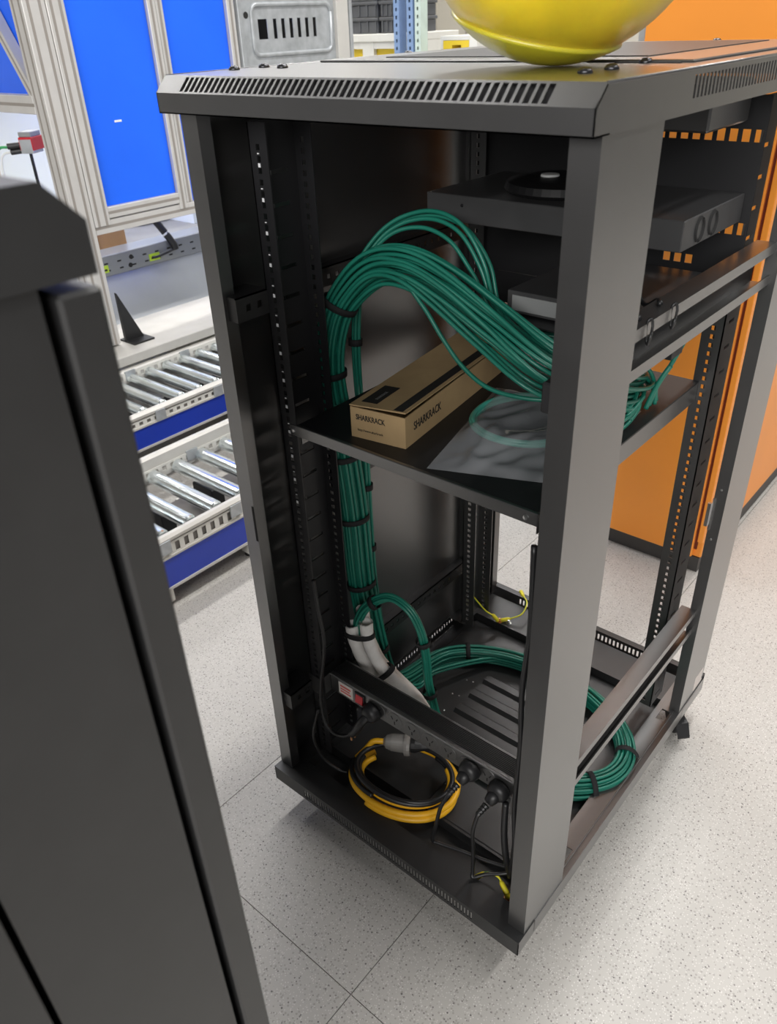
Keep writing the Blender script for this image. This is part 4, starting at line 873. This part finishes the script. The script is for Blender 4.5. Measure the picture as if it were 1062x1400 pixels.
# ------------------------------------------------------------------ galvanised slotted panel behind the roof
gp = thing('galvanised_panel', 'galvanised steel panel with a row of vertical slots behind the rack roof', 'panel', (-1.9, 2.0, 0.3))
us = [1.775, 1.815, 1.865]
hs = {(1, 1)}
for k in range(6):
    y = 1.898 + 0.046*k; us += [y, y+0.020]; hs.add((len(us)-2, 1))
us.append(2.24)
part('plate', MB().plate((XP-0.006, 0, 0), (0,1,0), (0,0,1), (-0.003, 0, 0), [1.735] + us + [2.26], [0.30, 1.315, 1.385, 1.9], {(i+1, j) for i, j in hs}), 'galvanised', gp)
def rrect(y0, y1, z0, z1, r, n=6):
    out = []
    for cy_, cz_, a0 in ((y1-r, z1-r, 0), (y0+r, z1-r, 90), (y0+r, z0+r, 180), (y1-r, z0+r, 270)):
        for k in range(n+1):
            t_ = math.radians(a0 + 90*k/n); out.append((XP-0.004, cy_ + r*math.cos(t_), cz_ + r*math.sin(t_)))
    out.append(out[0]); return out
part('pressed_rim', MB().tube(rrect(1.782, 2.235, 1.26, 1.435, 0.03), 0.008, 8), 'galvanised', gp, smooth=True)
part('flange', MB().box(XP-0.05, 1.712, 0.30, XP, 1.735, 1.9, 0.002), 'galvanised', gp)
part('edge_flange', MB().box(XP-0.03, 2.26, 0.30, XP+0.012, 2.335, 1.9, 0.002), 'rail_beige', gp)
part('edge_strip', MB().box(XP-0.03, 2.337, 0.30, XP+0.02, 2.352, 1.9, 0.001), 'galvanised', gp)
part('round_hole', MB().lathe((XP-0.006, 1.755, 1.40), (1,0,0), [(0, 0.012), (0.0012, 0.012), (0.0012, 0)], 16), 'hole_dark', gp)
part('backing', MB().box(XP-0.12, 1.76, 1.2, XP-0.10, 2.25, 1.5), 'hole_dark', gp)

# ------------------------------------------------------------------ things far behind
wb = thing('storage_cabinet', 'white framed storage cabinet with yellow panels under the grey crates', 'cabinet', (-3.1, 4.2, FL))
for x0, x1 in ((-3.52, -3.46), (-2.93, -2.87), (-3.25, -3.15)): part('upright', MB().box(x0, 4.0, FL, x1, 4.6, 1.235), 'frame_white', wb)
part('top_panel', MB().box(-3.52, 3.99, 1.2352, -2.87, 4.6, 1.282, 0.004), 'frame_white', wb)
part('yellow_panel', MB().box(-3.46, 4.03, FL+0.1, -3.25, 4.05, 1.222), 'bin_yellow', wb); part('yellow_panel', MB().box(-3.15, 4.03, FL+0.1, -2.93, 4.05, 1.222), 'bin_yellow', wb)
for x0, x1 in ((-3.459, -3.251), (-3.149, -2.931)): part('inner_rail', MB().box(x0, 4.003, 1.195, x1, 4.02, 1.234), 'frame_white', wb)
def crate(x0, x1, z, label):
    c_ = thing('crate', label, 'crate', ((x0+x1)/2, 4.25, z), 'stacked grey crates')
    part('body', MB().box(x0+0.008, 4.04, z, x1-0.008, 4.45, z+0.072, 0.004), 'crate_grey', c_)
    part('rim', MB().box(x0, 4.03, z+0.072, x1, 4.46, z+0.092, 0.004), 'crate_grey', c_)
    for k in range(4): xx = x0 + 0.02 + (x1-x0-0.05)*k/3; part('rib', MB().box(xx, 4.034, z+0.01, xx+0.012, 4.041, z+0.072), 'crate_grey', c_)
for ci, (x0, x1, nm) in enumerate(((-3.40, -3.13, 'wider left'), (-3.12, -2.95, 'narrower right'))):
    for k, od in enumerate(('bottom', 'second', 'third', 'fourth')): crate(x0, x1, 1.283 + 0.0925*k, '%s grey plastic crate in the %s stack' % (od, nm))
ru = thing('rack_upright', 'perforated blue and mint storage rack upright in the background', 'rack upright', (-2.65, 3.8, FL))
for (x0, x1, y, mm, nm) in ((-2.80, -2.755, 3.80, 'post_blue', 'post'), (-2.745, -2.70, 3.95, 'galvanised', 'post'), (-2.695, -2.645, 3.80, 'post_blue', 'post'), (-2.63, -2.585, 3.80, 'post_mint', 'post')):
    vs_, h_ = grid_breaks(0.9, 0.018, 0.042, 24, FL, 2.1); w_ = x1-x0
    part(nm, MB().plate((x0, y, 0), (1,0,0), (0,0,1), (0,0.003,0), [0, w_*0.35, w_*0.62, w_], vs_, {(1, q) for q in h_}).box(x0, y+0.003, FL, x0+0.003, y+0.07, 2.1).box(x1-0.003, y+0.003, FL, x1, y+0.07, 2.1).box(x0+0.003, y+0.067, FL, x1-0.003, y+0.07, 2.1), mm, ru)
yb = thing('yellow_bin', 'yellow open-front bin in a white frame beside the ball', 'bin', (-2.45, 4.2, FL))
part('shell', MB().box(-2.56, 4.0, 1.10, -2.36, 4.3, 1.13).box(-2.56, 4.0, 1.21, -2.36, 4.3, 1.235).box(-2.56, 4.0, 1.13, -2.49, 4.3, 1.21).box(-2.42, 4.0, 1.13, -2.36, 4.3, 1.21).box(-2.49, 4.25, 1.13, -2.42, 4.3, 1.21), 'bin_yellow', yb)
part('frame', MB().box(-2.58, 4.0, FL, -2.562, 4.3, 1.26).box(-2.358, 4.0, FL, -2.30, 4.3, 1.26).box(-2.561, 4.0, 1.237, -2.36, 4.3, 1.26).box(-2.56, 4.0, FL, -2.36, 4.3, 1.098), 'frame_white', yb)
